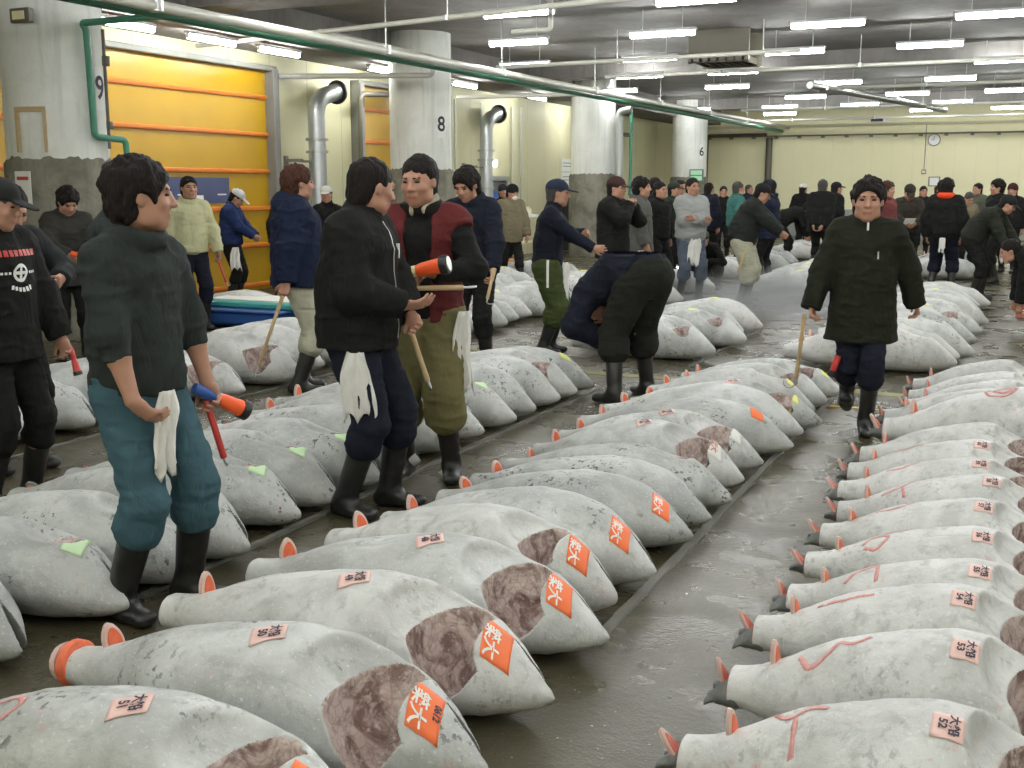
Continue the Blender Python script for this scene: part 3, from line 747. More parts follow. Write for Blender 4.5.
M['floor'] = floor_mat()
M['wall_l'] = panel_mat('cream_wall_panels', (.66, .63, .40), 1, 1.0)
M['wall_b'] = panel_mat('cream_back_panels', (.82, .78, .50), 0, .62, .9)
M['wall_p'] = simple('plain_cream_wall', (.66, .63, .44), .7, rnd=False)
M['ceil'] = concrete('ceiling_concrete', (.22, .21, .205), (.28, .27, .26), 1.2)
M['beam'] = concrete('beam_concrete', (.19, .18, .17), (.24, .23, .215), 1.5)
M['pillar'] = concrete('white_painted_concrete', (.72, .73, .68), (.80, .81, .76), 2)
M['pbase'] = concrete('bare_stained_concrete', (.15, .145, .105), (.26, .25, .20), 2.5)
M['wains'] = simple('grey_wainscot', (.30, .31, .28), .6, rnd=False)
M['ydoor'] = simple('yellow_door_sheet', (.50, .29, .006), .35, var=.07, sc=2, rnd=False)
M['orib'] = simple('orange_door_rib', (.72, .22, .02), .4)
M['dframe'] = simple('grey_steel_frame', (.20, .20, .18), .5)
M['galv'] = simple('galvanised_steel', (.42, .44, .42), .4, .6, var=.15, sc=15)
M['duct'] = simple('silver_duct', (.48, .50, .50), .38, .7, var=.12, sc=12, bmp=.3, bsc=25)
M['gpipe'] = simple('green_pipe', (.06, .24, .15), .45)
M['wpipe'] = simple('pale_pipe', (.48, .48, .42), .4)
M['bpipe'] = simple('brown_pipe', (.12, .11, .08), .5)
M['lampbody'] = simple('white_lamp_housing', (.6, .6, .62), .5)
M['tube'] = simple('fluorescent_tube', (.965, .985, .97), .3, var=0, emit=80)
M['yline'] = simple('yellow_floor_paint', (.36, .24, .04), .45, var=.3, sc=6, rnd=False)
M['yline2'] = simple('worn_green_yellow_paint', (.17, .16, .03), .45, var=.5, sc=5, rnd=False)
M['kerb'] = simple('wet_concrete_edge', (.17, .17, .145), .25, var=.3, sc=6, rnd=False)
M['bposter'] = simple('blue_window_film', (.06, .075, .17), .3, var=.2, sc=3)
M['bdoor'] = simple('blue_door_paint', (.05, .14, .42), .4)
M['clockface'] = simple('white_clock_face', (.8, .8, .78), .4, var=.02)
M['greenlit'] = simple('green_display', (.35, .62, .42), .4, emit=.35)
M['crate'] = simple('orange_crate', (.70, .26, .05), .5)

XL, XR, YB, YF, ZC = -11.2, 9.0, 38.0, -3.0, 4.12
def sbox(name, mat, *b, parent=None):
    o = MB().box(*b).build(name, M[mat], parent)
    if parent is None: struct(o)
    return o
sbox('floor', 'floor', XL-.2, XR+.2, YF-.2, YB+.2, -.12, 0)
sbox('ceiling', 'ceil', XL-.2, XR+.2, YF-.2, YB+.2, ZC, ZC+.15)
sbox('wall_left', 'wall_l', XL-.2, XL, YF-.2, YB+.2, 0, ZC)
sbox('wall_back', 'wall_b', XL, XR, YB, YB+.2, 0, ZC)
sbox('wall_right', 'wall_p', XR, XR+.2, YF-.2, YB+.2, 0, ZC)
sbox('wall_front', 'wall_p', XL, XR, YF-.2, YF, 0, ZC)
sbox('trim_1', 'wains', XL, XR, YB-.04, YB, 0, .88)
for i, y in enumerate((.8, 11.6, 22.2, 32.9)): sbox('trim_%d' % (i+2), 'beam', XL, XR, y, y+.55, 3.82, ZC)
sbox('trim_6', 'beam', XL, -9.9, YF, YB, 3.66, ZC-.001)
sbox('trim_7', 'wall_p', XL, XR, YB-.10, YB, 3.52, 3.60)
# painted lines and kerbs on the floor
for i, (y, w, mt, x0, x1) in enumerate(((8.38, .07, 'yline', -2.4, 4), (9.05, .16, 'yline2', -6.2, 4), (9.85, .06, 'yline2', -7, -4.5), (19.4, .08, 'yline2', -8, 4))):
    sbox('trim_%d' % (8+i), mt, x0, x1, y-w/2, y+w/2, -.01, .004)
for i, (x, y0, y1) in enumerate(((-1.32, 3.6, 8.7), (-3.10, 3.2, 8.3), (-5.45, 4.2, 8.3), (-2.75, 9.7, 12.6))):
    sbox('trim_%d' % (12+i), 'kerb', x-.018, x+.018, y0, y1, -.01, .015)

# yellow shutter doors in the left wall
def shutter(idx, y0, y1):
    st = empty('door_%d' % idx, (XL, y0, 0)); st['kind'] = 'structure'; w = y1-y0
    MB().box(.0, .05, 0, w, 0, 3.38).build('door_sheet', M['ydoor'], st)
    for z in (.08, .70, 1.27, 1.84, 2.41, 2.98):
        MB().box(.05, .085, 0, w, z-.035, z+.035, .01).box(.05, .1, 0, w, z-.008, z+.008).build('door_rib', M['orib'], st)
    MB().box(-.0, .22, w, w+.14, 0, 3.42, .01).box(.0, .16, w+.15, w+.22, 0, 3.42).build('door_frame', M['dframe'], st)
    MB().box(-.0, .22, -.14, 0, 0, 3.42, .01).build('door_frame', M['dframe'], st)
    MB().box(0, .20, -.14, w+.14, 3.38, 3.46, .01).build('door_head', M['dframe'], st)
    return st
d1 = shutter(1, 9.3, 14.80); d2 = shutter(2, 17.45, 20.6)
for y0, y1, lb in ((13.02, 13.82, 'blue film window panel on the yellow shutter beside the white cap'), (11.75, 12.95, 'blue film panel mostly hidden behind the hooded man on the yellow shutter')):
    t = MB().box(XL+.05, XL+.065, y0, y1, 1.36, 1.74).build('window_film', M['bposter']); tag(t, lb, 'panel')
    MB().box(XL+.062, XL+.068, y0+.02, y0+.2, 1.38, 1.48).box(XL+.062, XL+.068, y1-.28, y1-.08, 1.48, 1.50).build('mark', M['white_paper'], t)
# small blue door further back
st = empty('door_3', (XL, 22.55, 0)); st['kind'] = 'structure'
MB().box(0, .10, 0, .95, 0, 1.72).build('door_sheet', M['dframe'], st); MB().box(.10, .13, .12, .80, 0, 1.50).build('door_panel', M['bdoor'], st)
MB().box(0, .15, -.08, 0, 0, 1.80).box(0, .15, .95, 1.03, 0, 1.80).box(0, .2, -.08, 1.03, 1.74, 1.84).build('door_frame', M['galv'], st)
t = MB().box(XL, XL+.12, 22.95, 23.10, 2.04, 2.20, .02).build('wall_lamp', M['bulb']); tag(t, 'small bright lamp above the blue door on the cream wall', 'lamp')

# pillars
def pillar(y, num, lab, side=0):
    r = .52
    t = empty('pillar', (-9.6, y, 0)); t['kind'] = 'structure'; t['label'] = lab; t['category'] = 'pillar'
    MB().lathe([(r, 1.86), (r, ZC)], n=40).build('shaft', M['pillar'], t, True)
    prof = [(r+.035, 0), (r+.04, .9), (r+.035, 1.84), (r-.02, 1.93)]
    o = MB(); n = 48; v = []
    rr = random.Random(int(y))
    for k, (pr, pz) in enumerate(prof):
        for i in range(n):
            a = 2*PI*i/n; j = rr.uniform(-.012, .012); v.append(((pr+j)*math.cos(a), (pr+j)*math.sin(a), pz+(0 if k == 0 else rr.uniform(-.012, .015)*(k > 1))))
    o.add(v, [(k*n+i, k*n+(i+1) % n, (k+1)*n+(i+1) % n, (k+1)*n+i) for k in range(3) for i in range(n)]+[tuple(3*n+i for i in range(n))])
    o.build('concrete_jacket', M['pbase'], t, True)
    if num:
        me = text_mesh(num[0], num[1], .006); a0 = num[2]
        # plate following the round shaft
        vv = []; 
        for i in range(7):
            a = a0+(i-3)*.045
            for z in (-.22, .22): vv.append(((r+.006)*math.cos(a), (r+.006)*math.sin(a), 2.62+z))
        pl = MB().add(vv, [(2*i, 2*i+2, 2*i+3, 2*i+1) for i in range(6)]).build('number_plate', M['white_paper'], t, True)
        for v in me.vertices:
            a = a0+v.co.x/r; z = v.co.y; v.co = ((r+.012)*math.cos(a), (r+.012)*math.sin(a), 2.62+z)
        obj('lettering', me, 'ink', pl)
    return t
pillar(9.1, ('9', .34, .25), 'white round pillar nearest the camera with green pipe, number 9'); pillar(17.0, ('8', .34, -.35), 'white round pillar with number 8 behind the two talking men')
pillar(25.2, None, 'white round pillar with rough concrete base behind the man in brown cap'); pillar(33.3, ('6', .36, -.55), 'farthest white round pillar with number 6 and a panel')
pillar(1.2, None, 'white round pillar outside the view')

# pipes
def pipe(name, pts, r, mat, label, cat='pipe', hang=None, fr=.12, group=None):
    t = MB().tube(fillet(pts, fr), r, 10).build(name, M[mat], None, True); tag(t, label, cat, group)
    if hang:
        for (x, y, z) in hang: MB().tube([(x, y, z), (x, y, ZC)], .008, 6).tube([(x, y-.012, z-r), (x, y-.012, z+r)], r*1.25, 10).build('hanger', M['galv'], t, True)
    return t
pipe('ceiling_pipe', [(-7.6, -2.9, 3.22), (-7.6, 10, 3.27), (-7.6, 22, 3.36), (-7.6, 37.9, 3.52)], .055, 'wpipe', 'long pale pipe running under the ceiling beside the green pipe', hang=[(-7.6, y, 3.2+.008*y) for y in (4, 8.5, 12.6, 16, 20, 24, 28, 32)])
pipe('ceiling_pipe', [(-7.82, -2.9, 3.22), (-7.82, 10, 3.25), (-7.82, 37.9, 3.40)], .055, 'gpipe', 'long green pipe running along the pillars under the ceiling')
pipe('ceiling_pipe', [(-8.05, -2.9, 3.30), (-8.05, 37.9, 3.50)], .03, 'wpipe', 'thin pale pipe left of the long green pipe')
pipe('ceiling_pipe', [(-11.15, 13.25, 3.60), (-4.2, 11.9, 3.60), (2, 10.8, 3.60)], .032, 'wpipe', 'pale pipe crossing the ceiling above the two talking men', hang=[(-6.6, 12.37, 3.6), (-3.2, 11.7, 3.6)])
pipe('drop_pipe', [(-7.85, 9.1, 3.28), (-9.05, 9.0, 3.26), (-9.02, 9.02, 3.2), (-9.02, 9.05, 2.12), (-8.98, 9.45, 2.10), (-8.98, 9.5, 1.0), (-8.98, 9.5, .02)], .035, 'gpipe', 'green pipe dropping down the side of the nearest pillar', fr=.06)
t = MB().tube([(-8.99, 9.22, 3.22), (-8.99, 9.22, 2.0)], .018, 8).tube([(-8.97, 9.22, 2.85), (-8.97, 9.22, 2.95)], .04, 8).tube([(-8.97, 9.22, 2.2), (-8.97, 9.22, 2.28)], .035, 8).build('conduit', M['bpipe'], None, True); tag(t, 'dark conduit beside the green pipe on the nearest pillar', 'conduit')
# plywood frame and socket box on the nearest pillar
def polar(y0, a, r, z): return (-9.6+r*math.cos(a), y0+r*math.sin(a), z)
a0 = -1.25
mb = MB()
for (s0, s1, z0, z1) in ((-.30, -.25, 1.95, 2.40), (.25, .30, 1.95, 2.40), (-.30, .30, 2.36, 2.41)):
    v = [polar(9.1, a0+s, r, z) for r in (.52, .56) for (s, z) in ((s0, z0), (s1, z0), (s1, z1), (s0, z1))]
    mb.add(v, [(0, 1, 2, 3), (7, 6, 5, 4), (0, 4, 5, 1), (1, 5, 6, 2), (2, 6, 7, 3), (3, 7, 4, 0)])
t = mb.build('wooden_frame', M['wood']); tag(t, 'brown wooden frame fixed to the nearest white pillar', 'frame')
c = polar(9.1, -1.25, .55, 3.3); t = MB().box(c[0]-.13, c[0]+.13, c[1]-.04, c[1]+.04, 3.23, 3.37, .01).build('junction_box', M['bpipe']); MB().box(c[0]-.08, c[0]+.08, c[1]-.05, c[1]-.03, 3.26, 3.34).build('cover', M['cream'], t); tag(t, 'small junction box high on the nearest white pillar', 'box')
pipe('drop_pipe', [(-8.6, 25.0, 3.34), (-8.88, 25.0, 3.3), (-8.88, 25.0, .1)], .09, 'galv', 'grey pipe running down beside the pillar with rough base', fr=.1)
pipe('drop_pipe', [(-8.9, 25.6, 3.35), (-8.7, 25.3, 3.35), (-8.7, 25.3, 1.4)], .04, 'gpipe', 'thin greenish pipe beside the pillar with rough base', fr=.1)
pipe('wall_pipe', [(-10.8, 17.0, .2), (-10.8, 17.0, 3.18), (-10.8, 18.75, 3.30), (-10.8, 18.75, 1.9)], .045, 'bpipe', 'brown pipe bent over the second yellow shutter', fr=.15)
pipe('wall_pipe', [(-10.8, 18.95, 3.6), (-10.8, 18.95, 2.05), (-10.8, 18.6, 1.85)], .06, 'bpipe', 'thick dark drain pipe beside the pillar numbered 8', fr=.15)
pipe('wall_pipe', [(-11.0, 28.4, .1), (-11.0, 28.4, 3.05), (-11.0, 32, 3.1)], .06, 'bpipe', 'brown pipe framing the cream wall left of third pillar', fr=.2)
for y in (15.05, 21.2, 22.4, 24.0, 24.5):
    pipe('wall_conduit', [(XL+.05, y, .1), (XL+.05, y, 3.4)], .018, 'galv', 'thin vertical conduit on the cream left wall', group='thin conduits on the left wall')
pipe('ceiling_pipe', [(-11.1, 15.1, 3.33), (-9.0, 15.9, 3.33), (-8.8, 16.0, 3.33), (-8.8, 16, 3.6), (-8.8, 12.9, 3.62)], .045, 'wpipe', 'bent pale pipe near ceiling between first two pillars')
pipe('ceiling_pipe', [(XL+.3, 20.8, 3.4), (-9.0, 21.2, 3.4), (-8.2, 21.2, 3.4), (-8.2, 30, 3.4)], .04, 'wpipe', 'pale pipe under ceiling right of pillar numbered 8')
# pipes across the ceiling at right
for i, (x0, x1, y, z, lb) in enumerate(((-7.5, 8, 20.0, 3.62, 'pale pipe crossing ceiling in front of second beam'), (-4.4, 8, 24.0, 3.60, 'pale pipe crossing ceiling behind second beam'), (-7.4, 8, 30.2, 3.62, 'far pale pipe crossing ceiling before the third beam'), (-9.2, 8, 35.2, 3.62, 'farthest pale pipe crossing near the back wall'), (-8.6, -3.4, 17.6, 3.62, 'pale pipe crossing ceiling behind pillar numbered 8'))):
    pipe('ceiling_pipe', [(x0, y+.3, z), (x1, y, z)], .035, 'wpipe', lb, hang=[(x0+2.2, y+.25, z), (x0+4.6, y+.15, z)])
pipe('ceiling_duct', [(-4.35, 23.6, 3.62), (-2.9, 28.8, 3.55), (-2.3, 30.8, 3.5)], .075, 'galv', 'silver diagonal duct hanging among the ceiling lamps')
pipe('ceiling_duct', [(-4.0, 23.6, 3.55), (-2.6, 28.8, 3.5)], .04, 'galv', 'thin diagonal duct beside the thicker silver one')
t = MB()
for k in range(7): t.box(-5.35+.14*k, -5.31+.14*k, 18.5, 19.5, 3.62, 3.72)
t.box(-5.4, -4.4, 18.5, 18.56, 3.6, 4.13).box(-5.4, -4.4, 19.45, 19.5, 3.6, 4.13)
t = t.build('cable_rack', M['bpipe']); tag(t, 'dark cable rack hung from the ceiling between lamp rows', 'rack')
pipe('ceiling_pipe', [(-5.35, 10.6, 3.9), (-5.35, 12.6, 3.75), (-5.35, 12.6, 3.42), (-5.85, 12.6, 3.42)], .03, 'wpipe', 'white bent bracket pipe hanging above the two talking men', fr=.05)

# silver ducts on the left wall
def wall_duct(y, lb):
    t = empty('wall_duct', (XL, y, 0)); tag(t, lb, 'duct', 'silver bent ducts on the left wall')
    p = fillet([(.35, 0, .05), (.35, 0, 3.02), (.35, .62, 3.18)], .3, 7)
    MB().tube(p, [.14 if q[2] > 2.2 else .17 for q in p], 16).build('duct_pipe', M['duct'], t, True)
    MB().lathe([(.20, 0), (.20, .04), (.145, .05)], n=18).xf(Matrix.Translation((.35, .60, 3.17)) @ Matrix.Rotation(-PI/2, 4, 'X')).build('flange', M['blackp'], t, True)
    for z in (1.55, 2.15, 2.35): MB().lathe([(.185, z), (.185, z+.04)], (.35, 0, 0), 18).build('collar', M['galv'], t, True)
    MB().box(0, .35, -.45, -.40, 2.0, 2.05).box(0, .35, -.45, -.40, 1.55, 1.60).box(.0, .05, -.46, -.39, 1.5, 2.1).box(.2, .35, -.42, 0, 2.0, 2.03).build('bracket', M['dframe'], t)
    return t
wall_duct(15.75, 'silver bent duct on the wall between the two yellow shutters'); wall_duct(22.05, 'silver bent duct on the wall right of pillar numbered 8')
# things by the left wall
t = empty('supply_shelf', (-9.9, 21.4, 0)); tag(t, 'cluttered pale shelf stand beside the blue door', 'shelf')
MB().box(-.35, .35, -.5, .5, .98, 1.03, .005).build('shelf_top', M['white_paper'], t)
for sx in (-.31, .31):
    for sy in (-.46, .46): MB().box(sx-.02, sx+.02, sy-.02, sy+.02, 0, .98).build('leg', M['cream'], t)
MB().box(-.33, .33, -.48, .48, .45, .48).build('shelf', M['cream'], t)
for k, (dx, dy, w, h, mt, lb) in enumerate(((-.05, -.2, .22, .2, 'crate', 'orange box at the left end of the shelf stand top'), (.05, .18, .2, .16, 'cream', 'cream box in the middle of shelf stand top'), (.1, .38, .12, .12, 'white_paper', 'small white carton at the right end of shelf stand'))):
    t = MB().box(-9.9+dx-w, -9.9+dx+w, 21.4+dy-w*.5, 21.4+dy+w*.5, 1.031, 1.03+h, .01).build('box', M[mt]); MB().box(-9.9+dx-w*.9, -9.9+dx+w*.9, 21.4+dy-w*.52, 21.4+dy+w*.52, 1.03+h*.5, 1.03+h*.6).build('stripe', M['orib' if k else 'white_paper'], t); tag(t, lb, 'box')
for k, (y, z, s) in enumerate(((27.4, 2.15, 'upper'), (27.4, 1.80, 'lower'))):
    t = MB().box(XL, XL+.02, 27.1, 28.2, z-.15, z+.17).build('notice', M['white_paper']); MB().box(XL+.02, XL+.025, 27.2, 28.0, z+.05, z+.07).box(XL+.02, XL+.025, 27.2, 28.1, z-.03, z-.01).build('print', M['dframe'], t)
    tag(t, s+' white paper notice on the wall left of the rough based pillar', 'notice')
t = MB().box(XL+.02, XL+.6, 26.9, 28.0, 0, 1.58, .01).build('cabinet', M['blackp']); MB().box(XL+.6, XL+.62, 26.95, 27.43, .05, 1.5).build('door', M['blackp'], t); MB().box(XL+.6, XL+.62, 27.47, 27.95, .05, 1.5).build('door', M['bpipe'], t); tag(t, 'tall dark cabinet under the white wall notices', 'cabinet')
t = MB().box(-9.42, -9.0, 32.72, 32.78, 1.75, 2.12, .01).build('display_box', M['dframe']); MB().box(-9.38, -9.04, 32.70, 32.72, 1.95, 2.08).box(-9.38, -9.04, 32.70, 32.72, 1.79, 1.92).build('screen', M['greenlit'], t); tag(t, 'green display box on the farthest pillar', 'display')
def slip(x0, y0, z0, w, h, lb):
    t = MB().box(x0, x0+w, y0-.005, y0, z0, z0+h).build('notice', M['white_paper']); MB().box(x0+.03, x0+w-.03, y0-.008, y0-.005, z0+h*.75, z0+h*.85).build('print', M['redp'], t); tag(t, lb, 'notice')
slip(-9.62, 8.52, 1.40, .22, .36, 'white notice taped on the nearest pillar base above the dark coat man')
t = MB().box(XL, XL+.02, 8.0, 8.3, 1.62, 1.90).build('notice', M['white_paper']); MB().box(XL+.02, XL+.024, 8.08, 8.2, 1.7, 1.82).build('print', M['bluep'], t); tag(t, 'white and blue notice on the far left wall', 'notice')
pipe('wall_conduit', [(XL+.06, 8.55, .1), (XL+.06, 8.55, 3.6)], .03, 'bpipe', 'dark conduit on the wall left of the nearest pillar')

# back wall fittings
t = MB().tube([(-10.6, YB-.12, 3.25), (XR-.1, YB-.12, 3.25)], .022, 8).build('curtain_rail', M['dframe'], None, True)
for k in range(26): MB().box(-10.3+.75*k, -10.2+.75*k, YB-.17, YB, 3.17, 3.23).build('bracket', M['dframe'], t)
tag(t, 'thin rail with small brackets along the cream back wall', 'rail')
t = empty('wall_clock', (-3.1, YB-.01, 3.05)); tag(t, 'round white clock high on the cream back wall', 'clock')
MB().lathe([(.17, 0), (.19, .01), (.19, .05), (.165, .06)], n=28).xf(Matrix.Rotation(PI/2, 4, 'X')).build('case', M['dframe'], t, True)
MB().lathe([(.165, .055), (.165, .064)], n=28).xf(Matrix.Rotation(PI/2, 4, 'X')).build('clock_face', M['clockface'], t, True)
MB().box(-.006, .006, -.072, -.066, 0, .12).box(-.08, 0, -.072, -.066, -.008, .008).build('clock_hand', M['ink'], t)
t = MB().box(-3.42, -3.28, YB-.06, YB, 2.0, 2.14, .01).tube([(-3.35, YB-.02, 2.14), (-3.35, YB-.02, 3.55)], .012, 6).build('wall_socket', M['dframe']); MB().box(-3.40, -3.30, YB-.07, YB-.055, 2.03, 2.11).build('cover', M['cream'], t); tag(t, 'grey socket with vertical cable on the back wall', 'socket')
t = MB().box(-3.2, -2.85, YB-.03, YB, 1.62, 1.92).build('picture_frame', M['dframe']); MB().box(-3.16, -2.89, YB-.036, YB-.03, 1.65, 1.89).build('sheet', M['white_paper'], t); tag(t, 'small framed notice on the back wall', 'notice')
t = MB().box(-5.05, -4.45, YB-.16, YB-.10, 3.62, 3.76).build('sign', M['white_paper']); MB().box(-5.02, -4.65, YB-.165, YB-.16, 3.64, 3.74).build('print', M['ink'], t); tag(t, 'small dark sign under the ceiling above the back wall', 'sign')
pipe('wall_pipe', [(-8.2, YB-.2, .1), (-8.2, YB-.2, 3.2)], .11, 'bpipe', 'dark vertical pipe at the back wall beside farthest pillar')
pipe('wall_pipe', [(-10.3, YB-.15, .1), (-10.3, YB-.15, 3.3), (-8.3, YB-.15, 3.3)], .05, 'bpipe', 'dark pipe framing the cream panel at the back left', fr=.1)

# ceiling lamps
def lamp(name, label, group, along=False):
    t = empty(name, (0, 0, 0)); tag(t, label, 'ceiling light', group)
    mb = MB().box(-.50, .50, -.05, .05, .035, .075, .008).box(-.30, -.29, -.006, .006, .075, .36).box(.29, .30, -.006, .006, .075, .36); mb.build('lamp_housing', M['lampbody'], t)
    MB().tube([(-.47, 0, 0), (.47, 0, 0)], .034, 8).build('tube', M['tube'], t, True)
    for sx in (-.48, .48): MB().box(sx-.01, sx+.01, -.02, .02, -.02, .05).build('end_cap', M['lampbody'], t)
    return t
ROWS = {13.36: [-6.11, -3.82], 16.0: [-7.32, -5.06, -2.75, -.66], 18.95: [-8.55, -6.21, -3.77, -1.70], 21.75: [-7.33, -5.46, -.72], 24.85: [-8.9, -6.36, -4.0, -1.80], 28.4: [-5.32, -2.97, -.82], 31.6: [-9.02, -6.6, -4.5, -2.2], 34.5: [-3.04, -.9, -7.2]}
for y in (13.36, 18.95, 24.85, 31.6): ROWS[y] += [.6, 2.85, 5.1]
for y in (16.0, 21.75, 28.4, 34.5): ROWS[y] += [1.6, 3.9, 6.2]
for k, y in enumerate((10.4, 7.4, 4.4, 1.4, -1.6)): ROWS[y] = [(-7.3 if k % 2 == 0 else -6.1)+2.3*j for j in range(6)]
proto = None
for y, xs in ROWS.items():
    for x in xs:
        if proto is None: proto = o = lamp('ceiling_light', 'x', 'fluorescent tubes across the ceiling')
        else: o = copy_tree(proto)
        o.location = (x, y, 3.75)
        ref = {13.36: 'nearest visible row', 16.0: 'second row', 18.95: 'third row', 21.75: 'row before second beam', 24.85: 'row behind second beam', 28.4: 'sixth row', 31.6: 'row before far beam', 34.5: 'farthest row'}.get(y, 'row over the near fish')
        xsS = sorted(xs); k = xsS.index(x)
        o['label'] = 'lit fluorescent ceiling light, %s from left in the %s' % (['first', 'second', 'third', 'fourth', 'fifth', 'sixth', 'seventh'][k], ref)
for k, (x, y) in enumerate(((-10.3, 10.95), (-10.3, 12.55), (-10.3, 14.05), (-10.3, 20.0), (-10.3, 17.0), (-10.3, 23.5), (-10.3, 27.0))):
    o = copy_tree(proto); o.location = (x, y, 3.55); o.rotation_euler[2] = PI/2; o['group'] = 'fluorescent tubes over the left wall'
    o['label'] = 'lit fluorescent light close above the left wall shutters, %s from the camera' % ['first', 'second', 'third', 'fifth', 'fourth', 'sixth', 'seventh'][k]

# ================================================================== tuna rows
ORD = ['first', 'second', 'third', 'fourth', 'fifth', 'sixth', 'seventh', 'eighth', 'ninth', 'tenth', 'eleventh', 'twelfth', 'thirteenth', 'fourteenth', 'fifteenth', 'sixteenth', 'seventeenth', 'eighteenth', 'nineteenth', 'twentieth']
R_ = random.Random(11)
def ostick(h=.13, num='0634'): return ('orange_paper', 1.295, -.03, h, .085, -72, [('築大', .050, .012, -.018, 'white_ink')] + ([(num, .024, 0, .03, 'ink')] if num else []))
GA = 'frozen tuna in the middle row'
A = [ # y, kind, skin, sx, stick, tag, tail X, note
 (1.93, 'wide2', 'frost', 1.0, ostick(num='0613'), '大船\n51', -2.68, 'frozen tuna at the bottom left corner, red ring on its back'),
 (2.44, 'wide', 'frost', 1.0, ostick(num='0612'), '大船\n50', -2.66, 'frozen tuna with large gill opening, orange ticket with black digits, second from front'),
 (2.93, 'wide', 'frost_pale', 1.02, ostick(num=None), '大船\n49', -2.70, 'frozen tuna with orange ticket and snout reaching the aisle, third from front in middle row'),
 (3.38, 'wide', 'frost', 1.0, ostick(num=None), '大船\n48', -2.68, 'frozen tuna with open gill and orange ticket, fourth from front in middle row'),
 (3.80, 'wide2', 'frost_pale', .88, ostick(num=None), None, -2.6, 'smaller pale frozen tuna tucked behind the fourth in the middle row'),
 (4.16, 'closed', 'frost', .88, ostick(num=None), None, -2.56, 'frozen tuna with orange ticket, sixth from front in middle row'),
 (4.66, 'closed', 'frost_dark', .87, ostick(num=None), None, -2.55, 'dark speckled frozen tuna with orange ticket beside the closest of twin orange fins'),
 (5.02, 'closed', 'frost_dark', .87, None, None, -2.55, 'speckled frozen tuna without ticket, eighth from front in middle row'),
 (5.38, 'narrow', 'frost_dark', .85, None, None, -2.52, 'dark frozen tuna in front of the one with a white ticket'),
 (5.70, 'wide', 'frost', .82, ('white_paper', 1.27, -.03, .14, .10, -72, [('築大', .05, 0, 0, 'flesh_pink')]), '大船\n43', -2.5, 'frozen tuna with white paper ticket lying over its head'),
 (6.12, 'wide', 'frost', .84, ('white_paper', 1.27, -.03, .12, .09, -72, []), '大船\n42', -2.52, 'frozen tuna with white ticket behind the first white ticket one'),
 (6.62, 'closed', 'frost_dark', .93, ('orange_paper', 1.22, -.02, .13, .08, -72, []), None, -2.58, 'big grey frozen tuna with faded pink ticket near bending man'),
 (6.98, 'closed', 'frost', .9, None, None, -2.55, 'frozen tuna hidden behind the grey one beside the bending man boots'),
 (7.38, 'wide', 'frost', .9, ('yellow_paper', 1.25, -.03, .12, .07, -72, []), '大船\n39', -2.5, 'frozen tuna with yellow ticket and oval gill hole beyond the bending man'),
 (7.80, 'narrow', 'frost_pale', .82, ('yellow_paper', 1.25, -.0, .10, .06, -72, []), None, -2.5, 'frozen tuna second from the back of the middle row'),
 (8.17, 'wide2', 'frost', .80, None, None, -2.45, 'frozen tuna next to last before the yellow floor line'),
 (8.56, 'wide2', 'frost', .85, ('yellow_paper', 1.30, .0, .10, .06, -72, []), None, -2.48, 'last frozen tuna of the middle row, hook of the walking man in its gill'),
]
MK = [[[(.30, -.02), (.38, .05), (.46, .0), (.40, -.07), (.31, -.03)]], None, None, None]
for i, (y, kd, sk, sx, stk, tg, tx, lb) in enumerate(A):
    tuna(kd, tx, y, lb, GA, sk, 'A', R_.uniform(-2, 1.5), sx*1.0, R_.uniform(.97, 1.05) if i < 4 else R_.uniform(.88, 1.0), R_.uniform(.96, 1.06) if i < 5 else R_.uniform(.82, .98), stk,
         (tg, .80, -.04, -60) if tg else None, [[(.30, -.02), (.38, .05), (.46, .0), (.40, -.07), (.31, -.03)]] if i == 0 else None)
GB = 'frozen tuna in the left row'
B = [(2.52, 'closed', 'frost_dark', None, 1.0), (2.92, 'narrow', 'frost_dark', 'green_paper', 1.0), (3.34, 'narrow', 'frost_dark', None, 1.0), (3.72, 'narrow', 'frost_dark', None, .97), (4.16, 'narrow', 'frost_dark', 'green_paper', .97), (4.55, 'narrow', 'frost_dark', 'green_paper', 1.0),
     (4.95, 'narrow', 'frost_dark', 'green_paper', 1.0), (5.36, 'closed', 'frost', None, 1.02), (5.78, 'closed', 'frost', None, 1.05), (6.18, 'closed', 'frost', None, 1.1), (6.58, 'narrow', 'frost', 'green_paper', 1.05), (6.98, 'closed', 'frost', None, .98), (7.37, 'closed', 'frost', None, .98), (7.73, 'wide', 'frost_pale', None, .98), (8.08, 'closed', 'frost_dark', 'yellow_paper', 1.0)]
BL = ['dark snouted frozen tuna cut off by the left edge of the photo', 'speckled frozen tuna with green paper and open jaw, front left', 'speckled frozen tuna behind the green papered one, hidden partly by hooded man', 'frozen tuna whose snout shows right of the hooded man boots',
      'frozen tuna with dark open gill and green paper right of the hooded man', 'frozen tuna with small gill gap and faded green paper', 'speckled frozen tuna left of the black jacket man boots', 'frozen tuna left of black jacket man, second closest behind him', 'frozen tuna behind the legs of the black jacket man', 'frozen tuna between the olive trouser legs, no paper', 'frozen tuna with bright green paper right of the maroon vest man', 'pale frozen tuna behind the green papered one by the vest man',
      'frozen tuna with gaping jaw right of the vest man towel', 'pale frozen tuna with oval gill hole third from the aisle end', 'black speckled frozen tuna with yellow paper at the end of the left row']
for i, (y, kd, sk, pp, sx) in enumerate(B):
    L_ = 1.47*sx; hx = -3.03 if i > 3 else -2.93
    tuna(kd, hx-L_, y, BL[i], GB, sk, 'L' if i not in (8, 9) else 'A', R_.uniform(-2, 2), sx, R_.uniform(.92, 1.0), R_.uniform(.92, 1.04), (pp, 1.20, .03, .15, .08, -62, []) if pp else None)
GC = 'frozen tuna in the far left row'
